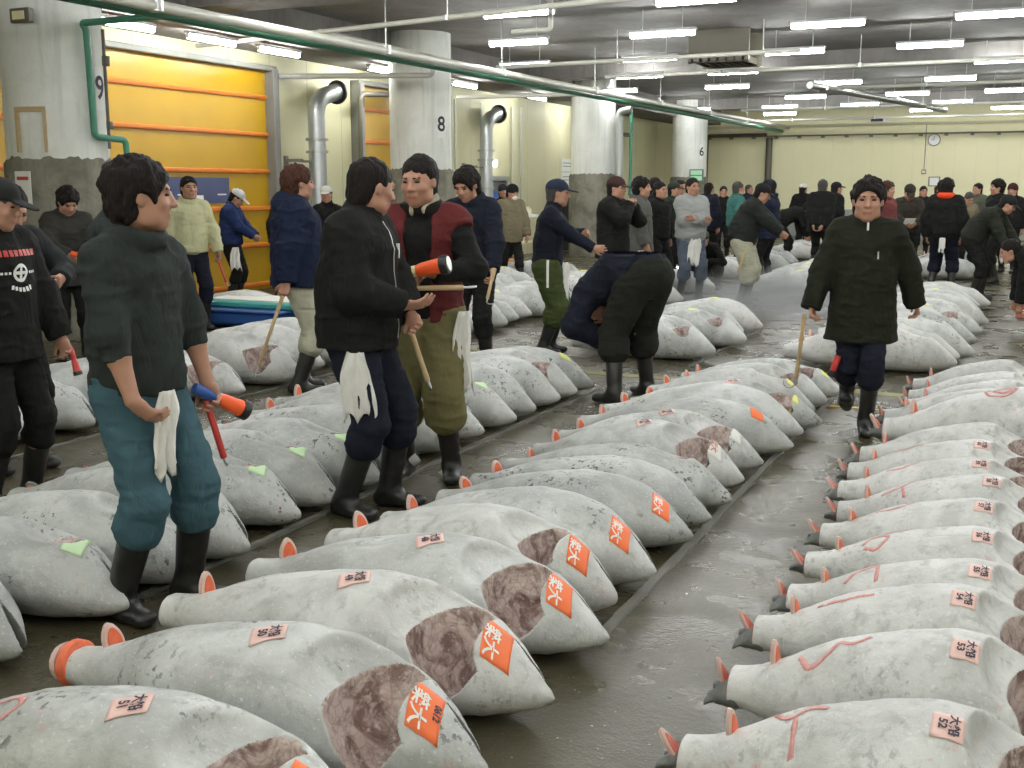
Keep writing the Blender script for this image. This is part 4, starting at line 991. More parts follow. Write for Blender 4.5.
for i, (y, kd, hx, pp, lb) in enumerate(((4.55, 'closed', -5.6, None, 'frozen tuna cut by left edge behind leftmost man legs'), (4.97, 'narrow', -5.58, None, 'frozen tuna with scratched snout behind the leftmost man'), (5.38, 'narrow', -5.48, 'white_paper', 'frozen tuna with small white paper left of the hooded man'), (5.82, 'closed', -5.5, None, 'frozen tuna just behind the small papered one'), (6.24, 'closed', -5.5, None, 'frozen tuna wholly behind the hooded man hips'), (6.70, 'wide', -5.32, None, 'frozen tuna with striped jaw right of the hooded man'), (7.36, 'wide', -5.30, None, 'big pale frozen tuna with gaffed gill opening'), (7.95, 'closed', -5.45, None, 'pale frozen tuna behind the gaffed one'), (8.42, 'closed', -5.5, None, 'pale frozen tuna last in the far left row'))):
    sx = 1.12 if i > 5 else 1.05
    tuna(kd, hx-1.47*sx, y, lb, GC, 'frost_pale' if i > 4 else 'frost', 'L', R_.uniform(-2, 2), sx, 1.12 if i > 5 else 1, 1.12 if i > 5 else 1, (pp, 1.12, -.03, .07, .07, -60, []) if pp else None)
tuna('closed', -9.6, 10.9, 'pale frozen tuna lying beyond the blue and teal trays by the shutter', None, 'frost_pale', 'L', 2, 1.1, 1.0, 1.0)
GD = 'frozen tuna in the right row'
D = [(2.22, None, 'frozen tuna sliver along the bottom right edge', None), (2.68, '52', 'frozen tuna with slip number 52 and a red letter on its back', [[(.30, .10), (.37, .02), (.45, .08), (.50, .06)], [(.40, .03), (.42, -.12)]]),
     (3.16, '53', 'frozen tuna with slip number 53 and a red curved mark', [[(.28, .02), (.33, -.05), (.40, 0), (.42, .05), (.48, .01), (.54, .06)]]), (3.62, '54', 'frozen tuna with slip number 54 and a red streak', [[(.28, .02), (.52, .02)], [(.36, .10), (.46, .11)]]),
     (4.02, '55', 'frozen tuna with slip number 55 and a red hooked mark', [[(.28, -.02), (.33, .05), (.42, .08)], [(.42, .08), (.43, -.05)]]), (4.43, '56', 'frozen tuna with slip number 56 and red loop mark', [[(.30, 0), (.36, .07), (.44, .03), (.38, -.05), (.31, -.02)], [(.40, .08), (.52, .10)]]),
     (4.84, '57', 'frozen tuna with slip number 57 and a long thin red curve', [[(.30, .04), (.44, .02), (.50, .08)]]), (5.22, '58', 'frozen tuna with slip number 58 and a red brush stroke', [[(.26, .0), (.38, .02), (.44, .08), (.50, .10)], [(.38, .02), (.40, -.06)]]),
     (5.62, '59', 'frozen tuna with slip number 59 and red double curve', [[(.30, .03), (.42, .0), (.50, .06)]]), (6.02, '60', 'frozen tuna with slip number 60 near the middle of right row', [[(.30, .05), (.42, .03), (.5, .07)]]), (6.42, None, 'frozen tuna in front of the fat one with the red ring', None),
     (7.02, None, 'fat frozen tuna with a big red ring near the walking man', [[(.56, .06), (.66, .10), (.74, .04), (.68, -.05), (.58, -.02), (.56, .06)], [(.60, .05), (.66, .07), (.71, .03), (.66, -.02), (.60, .05)]]),
     (7.62, None, 'frozen tuna behind the fat ringed one in right row', None), (8.06, None, 'frozen tuna third from the back of the right row', None), (8.48, None, 'frozen tuna next to last in the right row', None), (8.95, None, 'last frozen tuna of the right row, dark stub tail', None)]
for i, (y, tg, lb, mk) in enumerate(D):
    fat = 1.28 if i == 11 else 1.0
    tuna('wide' if i != 11 else 'closed', -.78+R_.uniform(-.04, .05), y, lb, GD, 'frost_pale', 'D', R_.uniform(-1.5, 1.5), .73 if i != 11 else 1.0, R_.uniform(.97, 1.04)*fat*(.92 if i > 3 and i != 11 else .97), R_.uniform(.98, 1.06)*fat*(.88 if i > 3 and i != 11 else .99),
         None, ('大船\n'+tg, .885, -.07, -90) if tg else None, mk)
# rows beyond the painted lines
def farrow(x, ys, g, lab, ln=1.0, kinds=('far', 'wide2', 'closed'), yl=.4):
    for k, y in enumerate(ys):
        pp = R_.random() < yl; near = y < 15
        if any(x-.25 < a < x+1.6 and abs(b-y) < .36 for a, b in SPOTS): R_.random(); continue
        tuna(R_.choice(kinds) if near else 'far', x+R_.uniform(-.08, .08), y, lab % ORD[min(k, 19)], g, R_.choice(('frost', 'frost_pale', 'frost')), R_.choice(('L', 'A')), R_.uniform(-4, 3), ln*R_.uniform(.94, 1.04), R_.uniform(.95, 1.1), R_.uniform(.95, 1.1),
             ('yellow_paper', 1.02 if k % 2 else .86, 0, .12, .09, -80, []) if pp else None)
ar = lambda a, b, d: [a+d*k+R_.uniform(-.03, .03) for k in range(int((b-a)/d)+1)]

t_ = [o for o in COL.objects if o.name.startswith('tuna') and o.get('label', '').startswith('frozen tuna with large gill opening')][0]
MB().tube([(-.012, 0, .118), (.0, 0, .118), (.028, 0, .119), (.036, 0, .12)], [.058, .074, .074, .066], 20).build('cut_band', M['flesh'], t_, True)
MB().tube([(-.06, 0, .112), (-.045, 0, .114), (-.012, 0, .118)], [.03, .056, .066], 16).build('tail_tip', M['rim'], t_, True)

# ================================================================== people and what they hold
def P_(label, x, y, rel, **k):
    return person(label, (x, y), toward(x, y, rel), **k)
GP = None
# hooded man, nearest
p1 = P_('young man in dark grey hooded sweatshirt and teal work trousers standing nearest the camera', -2.99, 3.14, 46, H=1.68, res=.0055, jacket='hood', trousers='tealpant', collar='hood', hairstyle='thick', hy=42, hp=2, puff=.012, jl=.03, belly=.01,
        R=(.22, .20, .79), L=(-.27, .10, .87), RE=(1.5, -.5, -.1), LE=(-1, -.8, 0), Rd=(-.45, .55, -.7), Rn=(-.9, .1, .3), Rcurl=.75, Lcurl=1.1, sleeve=.42, boot_h=.34, baggy=1.08, lean=-2, bend=6, feet=((-.13, .08, 14, 0), (.13, -.03, -12, 0)))
towel(p1, .085, .19, .90, .11, .34, (.2, 1), 'white towel tucked at the waist of the hooded man', 3)
w1 = wpt(p1, p1['arms'][0][1]+V3(-.02, .03, -.07)); f1 = p1['face']
dirw = lambda inf, d: (d[0]*math.cos(inf['face'])-d[1]*math.sin(inf['face']), d[0]*math.sin(inf['face'])+d[1]*math.cos(inf['face']), d[2])
torch(w1, dirw(p1, (-.75, .35, -.45)), 'orange torch with black rim held low by the hooded man', lit=False, s=1.05, grip='bluep')
h = hook(np.array(w1)+V3(.0, -.02, -.12), dirw(p1, (-.15, .2, -1)), 'short red handled hook hanging under the hooded man torch', .26, 'redp'); 
# black jacket man
p2 = P_('man in black zipped jacket with back half turned and towel at his hip', -2.97, 4.61, 66, H=1.72, res=.006, jacket='black', trousers='dnavy', collar='stand', hairstyle='short', hy=48, hp=14, puff=.045, jl=.07, belly=.015,
        R=(.08, .27, 1.05), L=(-.10, .24, .98), RE=(1, -1, -.5), LE=(-1, -.2, -.6), Rd=(-.2, .9, .05), Rn=(-.5, .1, .9), Rcurl=.5, baggy=1.12, boot_h=.38, lean=0, bend=5, feet=((-.12, .10, 10, 0), (.11, -.04, -14, 0)))
towel(p2, .19, .075, .84, .15, .36, (.9, .45), 'white towel hanging at the hip of the black jacket man', 5)
# maroon vest man
p3 = P_('man in maroon padded vest over black jacket and baggy olive trousers', -3.0, 5.34, -14, H=1.75, res=.006, jacket='black', trousers='olive', collar='fold', hairstyle='short', hair='hair', hy=-12, hp=8, vest='maroon', puff=.012, jl=.0,
        R=(.04, .30, 1.09), L=(-.12, .30, 1.14), RE=(1, -.5, -.6), LE=(-1, -.5, -.6), Rd=(-.75, .6, 0), Ld=(.8, .5, .1), Rn=(-.2, .2, 1), Ln=(.2, .3, -1), Rcurl=1.0, Lcurl=1.1, baggy=1.38, boot_h=.37, lean=2, bend=3, feet=((-.14, .02, 12, 0), (.13, -.02, -10, 0)))
c3 = MB()
jc = obj_c = None
oc = Vol((-.2, -.2, 1.3), (.2, .25, 1.65), .006); nb3 = p3['nb']
oc.op(limb(nb3+V3(-.078, .0, .075), nb3+V3(-.03, .10, .0), (.030, .012), (.034, .012), (0, .3, 1)), .01); oc.op(limb(nb3+V3(.078, .0, .070), nb3+V3(.035, .10, .0), (.022, .012), (.026, .012), (0, .3, 1)), .01)
v, q = oc.mesh(); obj('shirt_collar', mesh_np('shirt_collar', v*p3['S'], q), cmat('cream_collar', (.42, .38, .28)), p3['root'])
torch(wpt(p3, V3(-.05, .40, 1.16)), dirw(p3, (-1, .05, .22)), 'orange torch with cream grip held up by the maroon vest man', lit=False, s=1.3)
hook(wpt(p3, V3(-.10, .40, 1.075)), dirw(p3, (-1, -.05, .03)), 'pale wooden handled hook held level by the maroon vest man', .42)
towel(p3, -.22, .10, .93, .12, .46, (-.6, .8), 'long white towel at the side of the olive trousers', 9)
hook(wpt(p2, V3(-.13, .26, .80)), dirw(p2, (-.1, .3, -1)), 'hook tucked at the belt of the black jacket man', .34)
# man behind them
p4 = P_('man in dark navy jacket looking down behind the maroon vest man', -4.36, 8.62, -18, H=1.76, res=.008, jacket='dnavy', trousers='black', collar='fold', hairstyle='thick', hp=26, hy=-14, puff=.03, bend=12, jl=.05, L=(-.26, .30, .84), R=(.2, .2, 1.0), Lcurl=1.0)
hook(wpt(p4, V3(-.26, .37, .80)), dirw(p4, (.1, .5, -1)), 'white tipped tool in the hand of the dark navy man', .3)
p5 = P_('man with reddish brown hair in navy hooded jacket and beige trousers', -5.22, 7.25, 95, H=1.74, res=.008, jacket='blue', trousers='beige', collar='hood', hairstyle='spiky', hair='hair_brown', hy=8, puff=.06, jl=.08, jmat=cmat('navy_parka', (.010, .015, .038)), R=(.30, -.12, .80), Rd=(.1, -.3, -.9), Rcurl=1.1, baggy=1.15)
hp5 = wpt(p5, V3(.30, -.14, .74)); hook((hp5[0]-.08, hp5[1]-.05, hp5[2]-.22), (-.30, -.16, -.9), 'long wooden gaff stuck into the gill of a big tuna', .62)
p6 = P_('man in cream jacket and dark trousers half hidden behind the hooded man', -8.6, 9.96, 18, H=1.70, jacket='cream', trousers='dnavy', collar='fold', puff=.022, L=(-.28, .16, .84), Lcurl=1.0, Ld=(0, .3, -.9))
hook(wpt(p6, V3(-.28, .2, .68)), dirw(p6, (-.25, .25, -1)), 'hook with red grip in the hand of the cream jacket man', .3, 'redp')
p7 = P_('man in blue jacket and white cap looking at his hands by the yellow shutter', -10.05, 12.45, 72, H=1.58, jacket='blue', trousers='black', cap='cap', capcol=(.55, .56, .56), hp=35, puff=.03, R=(.03, .36, 1.02), L=(-.1, .36, 1.02), bend=6)
towel(p7, .18, .12, .86, .16, .36, (.8, .5), 'white towel on the man in the white cap', 12)
p8 = P_('man in black jacket beside the white cap man', -9.85, 13.35, 60, H=1.62, jacket='black', trousers='black', puff=.04, hp=20, L=(-.1, .36, 1.0), bend=8)
p9 = P_('crouching dark haired man behind the leftmost tuna heads', -7.35, 7.35, 40, H=1.66, jacket='black', trousers='black', ph=.36, lean=30, bend=22, hp=25, hairstyle='thick', feet=((-.15, .18, 10, 0), (.15, .06, -10, 0)), L=(-.2, .55, .38), R=(.2, .5, .35), knee=((-.3, 1, .6), (.3, 1, .6)), hy=30)
p10 = P_('man in dark grey coat shining a lit torch in front of the nearest pillar', -8.15, 7.75, 10, H=1.60, jacket='charcoal', trousers='black', collar='fold', hairstyle='thick', hp=34, hy=8, puff=.035, jl=.15, bend=8, R=(.05, .36, 1.06), L=(-.12, .36, 1.08), Rcurl=1.0, jmat=cmat('dark_coat', (.035, .034, .030)))
torch(wpt(p10, V3(-.06, .46, 1.06)), dirw(p10, (-.9, .4, -.25)), 'lit orange torch held by the man in front of the pillar', s=1.1, grip='torch_orange')
p11 = P_('leftmost man in black jacket with round white emblem, cut by the photo edge', -4.62, 3.92, 40, H=1.63, res=.008, jacket='black', trousers='black', cap='cap', capcol=(.02, .02, .02), hairstyle='short', hp=15, hy=25, puff=.035, jl=.1, L=(-.30, .14, .84), R=(.25, .1, .86), Lcurl=1.1, hair='hair_grey')
torch(wpt(p11, V3(-.31, .19, .77)), dirw(p11, (-.05, .25, -1)), 'small red torch in the hand of the leftmost man', 'redp', 'redp', False, .62)
p12 = P_('dark haired man looking down behind the leftmost man', -5.24, 4.50, 30, H=1.62, res=.008, jacket='black', trousers='black', collar='fold', hairstyle='short', hp=34, puff=.02, bend=8, L=(-.20, .28, 1.16), R=(.1, .3, 1.1), jmat=cmat('slate_jacket', (.022, .025, .026)))
# emblem on the leftmost man's jacket front
def emblem(inf):
    me = inf['jacket'].data; S = 1
    vs_ = [v.co[:] for v in me.vertices]; bv = BVHTree.FromPolygons(vs_, [p.vertices[:] for p in me.polygons])
    def put(name, mat, polys):
        mb = MB()
        for poly in polys:
            out = []
            for (x, z) in poly:
                hh = bv.ray_cast(Vector((x, 1, z)), Vector((0, -1, 0)))[0]; out.append((x, (hh.y if hh else .15)+.004, z))
            mb.add(out, [tuple(range(len(out)))])
        return mb.build(name, M[mat], inf['root'])
    cx, cz = -.02, 1.19
    ring = []
    for k in range(20):
        a, b = 2*PI*k/20, 2*PI*(k+1)/20; ring.append([(cx+.045*math.cos(a), cz+.045*math.sin(a)), (cx+.045*math.cos(b), cz+.045*math.sin(b)), (cx+.030*math.cos(b), cz+.030*math.sin(b)), (cx+.030*math.cos(a), cz+.030*math.sin(a))])
    sp = [[(cx-.008, cz+.03), (cx+.008, cz+.03), (cx+.008, cz-.03), (cx-.008, cz-.03)], [(cx-.03, cz-.008), (cx+.03, cz-.008), (cx+.03, cz+.008), (cx-.03, cz+.008)]]
    bars = [[(cx-.11+i*.02, cz-.006), (cx-.097+i*.02, cz-.006), (cx-.097+i*.02, cz+.006), (cx-.11+i*.02, cz+.006)] for i in range(3)]+[[(cx+.055+i*.02, cz-.006), (cx+.068+i*.02, cz-.006), (cx+.068+i*.02, cz+.006), (cx+.055+i*.02, cz+.006)] for i in range(3)]
    arc = [[(cx-.06+i*.021, cz-.085-.008*math.sin(i*.8)), (cx-.045+i*.021, cz-.085-.008*math.sin(i*.8)), (cx-.045+i*.021, cz-.062-.01*math.sin(i*.7)), (cx-.06+i*.021, cz-.062-.01*math.sin(i*.7))] for i in range(6)]
    put('emblem', 'white_paper', ring+sp+bars+arc)
    put('red_stripe', 'redp', [[(-.14+i*.03, 1.27), (-.118+i*.03, 1.27), (-.118+i*.03, 1.30), (-.14+i*.03, 1.30)] for i in range(9)])
emblem(p11)
def zipper(inf, mat, z0, z1, x0=0, w=.012, name='zip'):
    me = inf['jacket'].data; bv = BVHTree.FromPolygons([v.co[:] for v in me.vertices], [p.vertices[:] for p in me.polygons]); v = []; S = inf['S']; n = 26
    for k in range(n+1):
        z = (z0+(z1-z0)*k/n)*S
        for dx in (-w/2, w/2):
            hh = bv.ray_cast(Vector((x0+dx, 1, z)), Vector((0, -1, 0)))[0]; v.append((x0+dx, (hh.y if hh else (v[-1][1] if v else .15))+.005, z))
    return MB().add(v, [(2*i, 2*i+1, 2*i+3, 2*i+2) for i in range(n)]).build(name, M[mat], inf['root'], True)
zipper(p2, 'galv', .88, 1.44, 0, .010)
MB().box(-.09, -.08, .175, .19, 1.26, 1.33).build('zip_pull', M['white_paper'], p2['root'])
# second ring of people
p13 = P_('face with white cap far behind between the navy parka and black jacket men', -9.5, 14.0, -10, H=1.60, res=.012, jacket='black', cap='cap', capcol=(.55, .55, .5), hp=5)
p14 = P_('masked man in khaki coat and black knitted hat', -7.7, 16.5, 25, H=1.62, jacket='khaki', trousers='black', cap='beanie', capcol=(.012, .014, .014), mask=True, puff=.05, jl=.12, belly=.03, hp=12, lean=4, hy=20, R=(.26, .05, .82), L=(-.24, .2, .85), feet=((-.10, .25, 5, 0), (.10, -.25, -5, .03)))
p15 = P_('man in navy sweater, navy cap and green striped trousers pointing a torch', -4.25, 9.95, 84, H=1.66, res=.008, jacket='dnavy', trousers='green', cap='cap', capcol=(.02, .028, .05), hp=4, hairstyle='short', hair='hair_grey', R=(.12, .58, .98), L=(-.08, .36, 1.20), Rd=(0, 1, -.05), RE=(.3, -.3, -1), puff=.012, baggy=1.3, bend=5, lean=3)
torch(wpt(p15, V3(.11, .66, .95)), dirw(p15, (0, 1, -.1)), 'lit orange torch pointed right by the green trousers man', s=.9, grip='bluep')
towel(p15, -.02, .175, .92, .16, .40, (.3, 1), 'white towel in front of the green striped trousers', 21)
me_ = p15['trousers'].data
bv_ = BVHTree.FromPolygons([v.co[:] for v in me_.vertices], [q.vertices[:] for q in me_.polygons]); vv = []
for k in range(17):
    z = .92-.26*k/16
    for dy in (-.012, .012):
        hh = bv_.ray_cast(Vector((1, .03+dy, z)), Vector((-1, 0, 0)))[0]; vv.append(((hh.x if hh else .17)+.004, .03+dy, z))
MB().add(vv, [(2*i, 2*i+1, 2*i+3, 2*i+2) for i in range(16)]).build('white_stripe', M['white_paper'], p15['root'], True)
p16 = P_('seated dark figure beside the shelf stand', -8.75, 17.9, -30, H=1.6, res=.012, jacket='black', ph=.42, lean=15, bend=15, hp=15, knee=((-.2, 1, .4), (.2, 1, .4)), feet=((-.15, .35, 5, 0), (.15, .3, -5, 0)), hair='hair_brown')
t = MB().box(-9.15, -8.45, 17.65, 18.3, 0, .34, .02); t = t.build('crate', M['crate']); MB().box(-9.16, -8.44, 17.64, 18.31, .15, .19).build('band', M['cream'], t); tag(t, 'low crate under the seated dark figure', 'crate')
pb = P_('man in black cap behind the masked man', -9.3, 19.6, 20, H=1.62, res=.012, jacket='black', cap='beanie')
p17 = P_('man in dark brown cap warming his hands at his mouth', -4.5, 12.5, 62, H=1.70, jacket='black', trousers='black', cap='cap', capcol=(.05, .025, .022), puff=.045, jl=.12, R=(.02, .22, 1.42), L=(-.08, .22, 1.40), RE=(1, .2, -1), LE=(-1, .2, -1), hp=5, Rcurl=1.1, Lcurl=1.1)
p18 = P_('young man in dark grey coat facing right with white cloth', -4.72, 14.1, 76, H=1.70, jacket='charcoal', trousers='denim', puff=.04, jl=.13, hairstyle='thick', collar='fold', R=(.2, .15, .88), jmat=cmat('grey_coat', (.10, .102, .09)))
towel(p18, .20, .10, .80, .18, .42, (.9, .4), 'white towel at the side of the dark grey coat man', 23)
p19 = P_('dark haired man glimpsed behind the brown cap man', -5.0, 15.8, 50, H=1.66, res=.012, jacket='black', puff=.03)
p19b = P_('dark haired man just behind the young grey coat man', -5.3, 16.5, 70, H=1.72, res=.012, jacket='dnavy', puff=.03)
p20 = P_('man in light grey jacket with crossed arms and blue grey trousers', -4.45, 15.6, 22, H=1.71, res=.009, jacket='lgrey', trousers='bluegrey', puff=.045, belly=.02, hairstyle='short', collar='stand', R=(-.07, .25, 1.14), L=(.06, .28, 1.17), RE=(1, -.3, -.9), LE=(-1, -.3, -.9), Rd=(-1, -.3, .2), Ld=(1, -.4, .2), hy=8, baggy=1.15, boot_h=.42, feet=((-.14, .02, 10, 0), (.14, .0, -10, 0)))
towel(p20, .0, .17, .90, .22, .42, (0, 1), 'white towel hanging in front of the crossed arms man', 25)
p21 = P_('man in dark green coat and cap behind the crossed arms man', -5.45, 18.0, 60, H=1.66, res=.012, jacket='green', trousers='black', cap='cap', capcol=(.03, .04, .03), puff=.04, jl=.1, jmat=cmat('dark_green_coat', (.016, .026, .016)))
p22 = P_('man in dark jacket with his back turned right of the crossed arms man', -5.75, 21.3, 140, H=1.66, res=.012, jacket='dnavy', puff=.04, jl=.1)
p22b = P_('small dark clad man facing the camera before the far pillar', -6.3, 24.6, 5, H=1.60, res=.012, jacket='black', puff=.03)
p22c = P_('dark haired man left of the crossed arms man head', -5.6, 18.9, 30, H=1.70, res=.012, jacket='black', puff=.03)
p23 = P_('man in teal jacket standing behind the black cap man', -5.05, 20.7, 110, H=1.68, res=.012, jacket='teal', trousers='black', puff=.04, hair='hair_grey')
p24 = P_('man in black cap, black jacket and beige trousers reaching right', -3.65, 15.55, 82, H=1.68, res=.009, jacket='black', trousers='beige', cap='cap', capcol=(.015, .016, .016), puff=.05, belly=.02, baggy=1.4, lean=14, bend=8, hp=25, R=(.05, .52, .98), L=(-.1, .50, 1.0), boot_h=.40, poff=(0, -.05), jmat=cmat('black_rain_jacket', (.022, .025, .022)))
hook(wpt(p24, V3(.30, .0, .62)), dirw(p24, (.1, -.3, -1)), 'dark hook carried beside the beige trousers', .35)
p25 = P_('crouching man with lit torch among the tuna behind crossed arms man', -4.62, 17.5, -20, H=1.64, res=.012, jacket='black', ph=.38, lean=35, bend=15, hp=20, feet=((-.15, .1, 10, 0), (.15, .05, -10, 0)), knee=((-.3, 1, .6), (.3, 1, .6)), R=(.25, .5, .55), L=(-.1, .5, .5), cap='cap', capcol=(.06, .09, .06))
torch(wpt(p25, V3(.27, .6, .52)), dirw(p25, (.3, .5, -.7)), 'lit red torch held by the crouching man', 'redp', 'redp', s=1.2)
p26 = P_('man in dark navy suit jacket and cap turned away to the left', -3.9, 18.2, -112, H=1.70, jacket='navy', trousers='black', cap='cap', capcol=(.015, .016, .024), puff=.025, jl=.12, L=(-.05, .36, 1.05), R=(.1, .36, 1.05), collar='fold')
MB().lathe([(.070, 1.455), (.068, 1.50)], (0, 0, 0), 16).build('shirt_collar', M['white_paper'], p26['root'], True)
p27 = P_('man bent far forward behind the dark suit man', -4.7, 23.6, 100, H=1.66, res=.012, jacket='black', lean=45, bend=25, ph=.90, poff=(0, -.15), hp=40, R=(.15, .5, .5), L=(-.15, .5, .5), puff=.03)
p28 = P_('man in white cap and black jacket before the back wall', -5.15, 27.6, 150, H=1.66, res=.012, jacket='black', cap='cap', capcol=(.6, .6, .58), puff=.04)
p29 = P_('broad man in black coat with his back turned left of walking man', -3.65, 21.5, 165, H=1.72, res=.012, jacket='black', hair='hair_grey', puff=.06, jl=.12, L=(-.08, -.22, .88), R=(.08, -.22, .88), LE=(-1, -.5, 0), RE=(1, -.5, 0))
p30 = P_('man in black cap looking right beside the walking man head', -3.75, 23.6, 120, H=1.68, res=.012, jacket='black', cap='cap', capcol=(.015, .015, .02), puff=.05)
p31 = P_('man in maroon jacket hidden behind the walking man', -2.15, 18.3, 60, H=1.66, res=.012, jacket='maroon', trousers='black', hairstyle='thick', hair='hair_brown', puff=.04, jmat=cmat('maroon_jacket', (.16, .045, .045)))
p32 = P_('man in dark cap reading a bright slip right of the walking man', -1.95, 19.7, 8, H=1.64, res=.010, jacket='charcoal', trousers='black', cap='cap', capcol=(.03, .025, .022), hp=30, puff=.04, R=(.06, .34, 1.06), L=(-.08, .34, 1.06), bend=5, jmat=cmat('brown_grey_jacket', (.035, .030, .024)))
t = MB().box(-.09, .09, -.06, .06, 0, .008).build('paper_slip', M['white_paper']); q = wpt(p32, V3(.02, .42, 1.10)); t.location = q; t.rotation_euler = (.9, 0, p32['face']+.3); MB().box(-.07, .07, -.03, -.02, .008, .010).build('print', M['bluep'], t); tag(t, 'bright white slip held by the reading man', 'paper')
p33 = P_('dark haired man peering right of the reading man', -2.35, 26.8, 15, H=1.60, res=.012, jacket='black', puff=.03)
p33b = P_('man with yellow collar far behind the orange scarf man', -2.15, 28.2, 60, H=1.62, res=.012, jacket='black', hair='hair_brown', jmat=cmat('yellow_vest', (.55, .50, .04)))
p34 = P_('man in black leather jacket with orange hood, back turned', -1.27, 18.3, 168, H=1.70, res=.009, jacket='black', trousers='dnavy', hairstyle='thick', puff=.06, belly=.02, hy=0, collar='stand', baggy=1.2, feet=((-.15, 0, 5, 0), (.15, 0, -5, 0)))
oc = Vol((-.2, -.25, 1.3), (.2, .2, 1.62), .01)
nb4 = p34['nb']
for a0 in range(0, 360, 20):
    a = math.radians(a0); oc.op(ell(nb4+V3(.092*math.cos(a), .098*math.sin(a)-.02, .045), (.04, .04, .045)), .02)
v, q = oc.mesh(); obj('hood', mesh_np('hood', v*p34['S'], q), cmat('orange_hood', (.75, .07, .02)), p34['root'])
oc = Vol((-.3, -.3, .8), (.3, .3, 1.1), .01); oc.op(limb((0, 0, .93), (0, 0, .965), (.232, .208), (.236, .21), fa=True, fb=True), .01); v, q = oc.mesh(); obj('waistband', mesh_np('waistband', v*p34['S'], q), cmat('orange_hood', (.75, .07, .02)), p34['root'])
t = MB().box(-.045, .045, -.02, .02, -.17, 0, .015).box(-.05, -.02, -.022, .022, -.22, -.15, .01).box(.0, .03, -.022, .022, -.23, -.15, .01); t = t.build('work_gloves', M['white_cloth']); t.location = wpt(p34, V3(.03, -.22, .86)); t.rotation_euler[2] = p34['face']; tag(t, 'white gloves at the back of the orange hooded man', 'gloves')
p35 = P_('dark haired man whose head shows left of the orange hood', -1.75, 23.9, 120, H=1.72, res=.012, jacket='black', puff=.03)
p36 = P_('man in olive coat looking left before the back wall', -1.15, 25.4, -40, H=1.66, res=.012, jacket='green', puff=.04, jmat=cmat('olive_coat', (.09, .095, .07)))
p36b = P_('man in beige coat partly hidden left of the bending group', -1.2, 22.5, 30, H=1.5, res=.012, jacket='khaki', puff=.03, hp=30, hair='hair_grey')
p37 = P_('man in black jacket facing left above the bending man', -.62, 20.6, -60, H=1.70, res=.012, jacket='black', puff=.05, hairstyle='thick')
p38 = P_('man in dark jacket bending right to look at a tail', -.72, 17.4, 78, H=1.68, res=.010, jacket='charcoal', trousers='black', lean=30, bend=18, hp=30, puff=.035, poff=(0, -.12), ph=.91, R=(.15, .42, .72), L=(-.12, .5, .8), cap='cap', capcol=(.02, .02, .02), jmat=cmat('blackish_green_jacket', (.022, .024, .018)))
towel(p38, .02, .30, .95, .18, .42, (0, 1), 'long white towel hanging from the bending man', 31)
p39 = P_('man bent double at the right edge with white strap', .20, 13.9, -80, H=1.68, res=.009, jacket='black', trousers='black', lean=70, bend=20, hp=20, puff=.04, poff=(0, -.15), ph=.80, R=(.2, .35, .25), L=(-.2, .35, .25), feet=((-.15, -.05, 5, 0), (.15, .0, -5, 0)))
towel(p39, .18, -.10, .98, .06, .34, (1, -.2), 'white cloth strap on the man bent double', 33)
p40 = P_('man in brown knitted hat at the upper right edge', -.45, 23.2, -20, H=1.64, res=.012, jacket='black', cap='beanie', capcol=(.05, .02, .015), puff=.04)
p41 = P_('man in teal jacket at the right edge behind the bending man', .22, 19.6, -30, H=1.62, res=.012, jacket='teal', puff=.04, jmat=cmat('teal_coat', (.02, .12, .09)))
p42 = P_('dark clad man at the far right edge against the wall', .35, 24.5, 10, H=1.62, res=.012, jacket='black', puff=.05, cap='cap', capcol=(.02, .02, .02))
p43b = P_('grey haired man in navy jacket far left of the white cap man', -6.9, 29.5, 60, H=1.64, res=.012, jacket='navy', puff=.04, hair='hair_grey')
p44b = P_('dark haired man in black beyond the tuna rows near far pillar', -7.4, 27.5, 20, H=1.66, res=.012, jacket='black', puff=.04)
# walking man
p43 = P_('man in long black padded coat striding towards the camera', -1.00, 7.60, 4, H=1.62, hs=1.17, res=.006, jacket='blackgreen', trousers='dnavy', hairstyle='spiky', hy=-4, hp=2, puff=.042, jl=.26, belly=.015, collar='fold', R=(.36, .10, .83), L=(-.38, -.14, .86), RE=(1, -.9, 0), LE=(-1, -.6, 0), Rd=(.05, .2, -1), Ld=(-.3, -.2, -.9), Rcurl=1.1, Lcurl=1.0, sleeve=1.12, baggy=1.0, boot_h=.42,
        feet=((-.055, .10, 2, .0), (.055, -.24, -6, .10, -28)))
MB().box(-.004, .008, .165, .18, 1.33, 1.38).build('zip_pull', M['white_paper'], p43['root'])
zipper(p43, 'galv', 1.22, 1.27, -.07, .010, 'pocket_zip')
g = wpt(p43, V3(.37, .14, .80))
hook((g[0]-.03, g[1]-.03, g[2]-.18), (-.12, .25, -.9), 'wooden hook carried low by the striding man', .5)
t = MB().lathe([(.018, 0), (.022, .02), (.022, .10), (.016, .12)], n=12).build('red_torch', M['redp'], None, True); MB().lathe([(.024, .10), (.026, .14)], n=12).build('bezel', M['blackp'], t, True); q = wpt(p43, V3(.15, .16, .55)); t.location = q; t.rotation_euler = (PI, .3, 0); tag(t, 'small red torch dangling by the striding man thigh', 'torch')
# bending man in the centre
p44 = P_('man bent double with his back to the camera, black trousers and boots', -2.70, 7.98, -136, H=1.80, res=.006, jacket='dnavy', trousers='black', hairstyle='none', lean=78, bend=50, ph=.93, poff=(.0, -.10), hp=150, hy=-10, puff=.045, jl=.02, R=(.06, .16, .50), L=(-.08, .22, .42), RE=(1, .4, -.3), LE=(-1, .4, -.3), baggy=1.35, boot_h=.40, feet=((-.20, -.03, 12, 0), (.20, .05, -12, 0)), collar='stand', cap='beanie', capcol=(.012, .013, .014), tmat=cmat('rain_trousers', (.017, .018, .014), puff=1.0))
oc = None
t = MB(); 
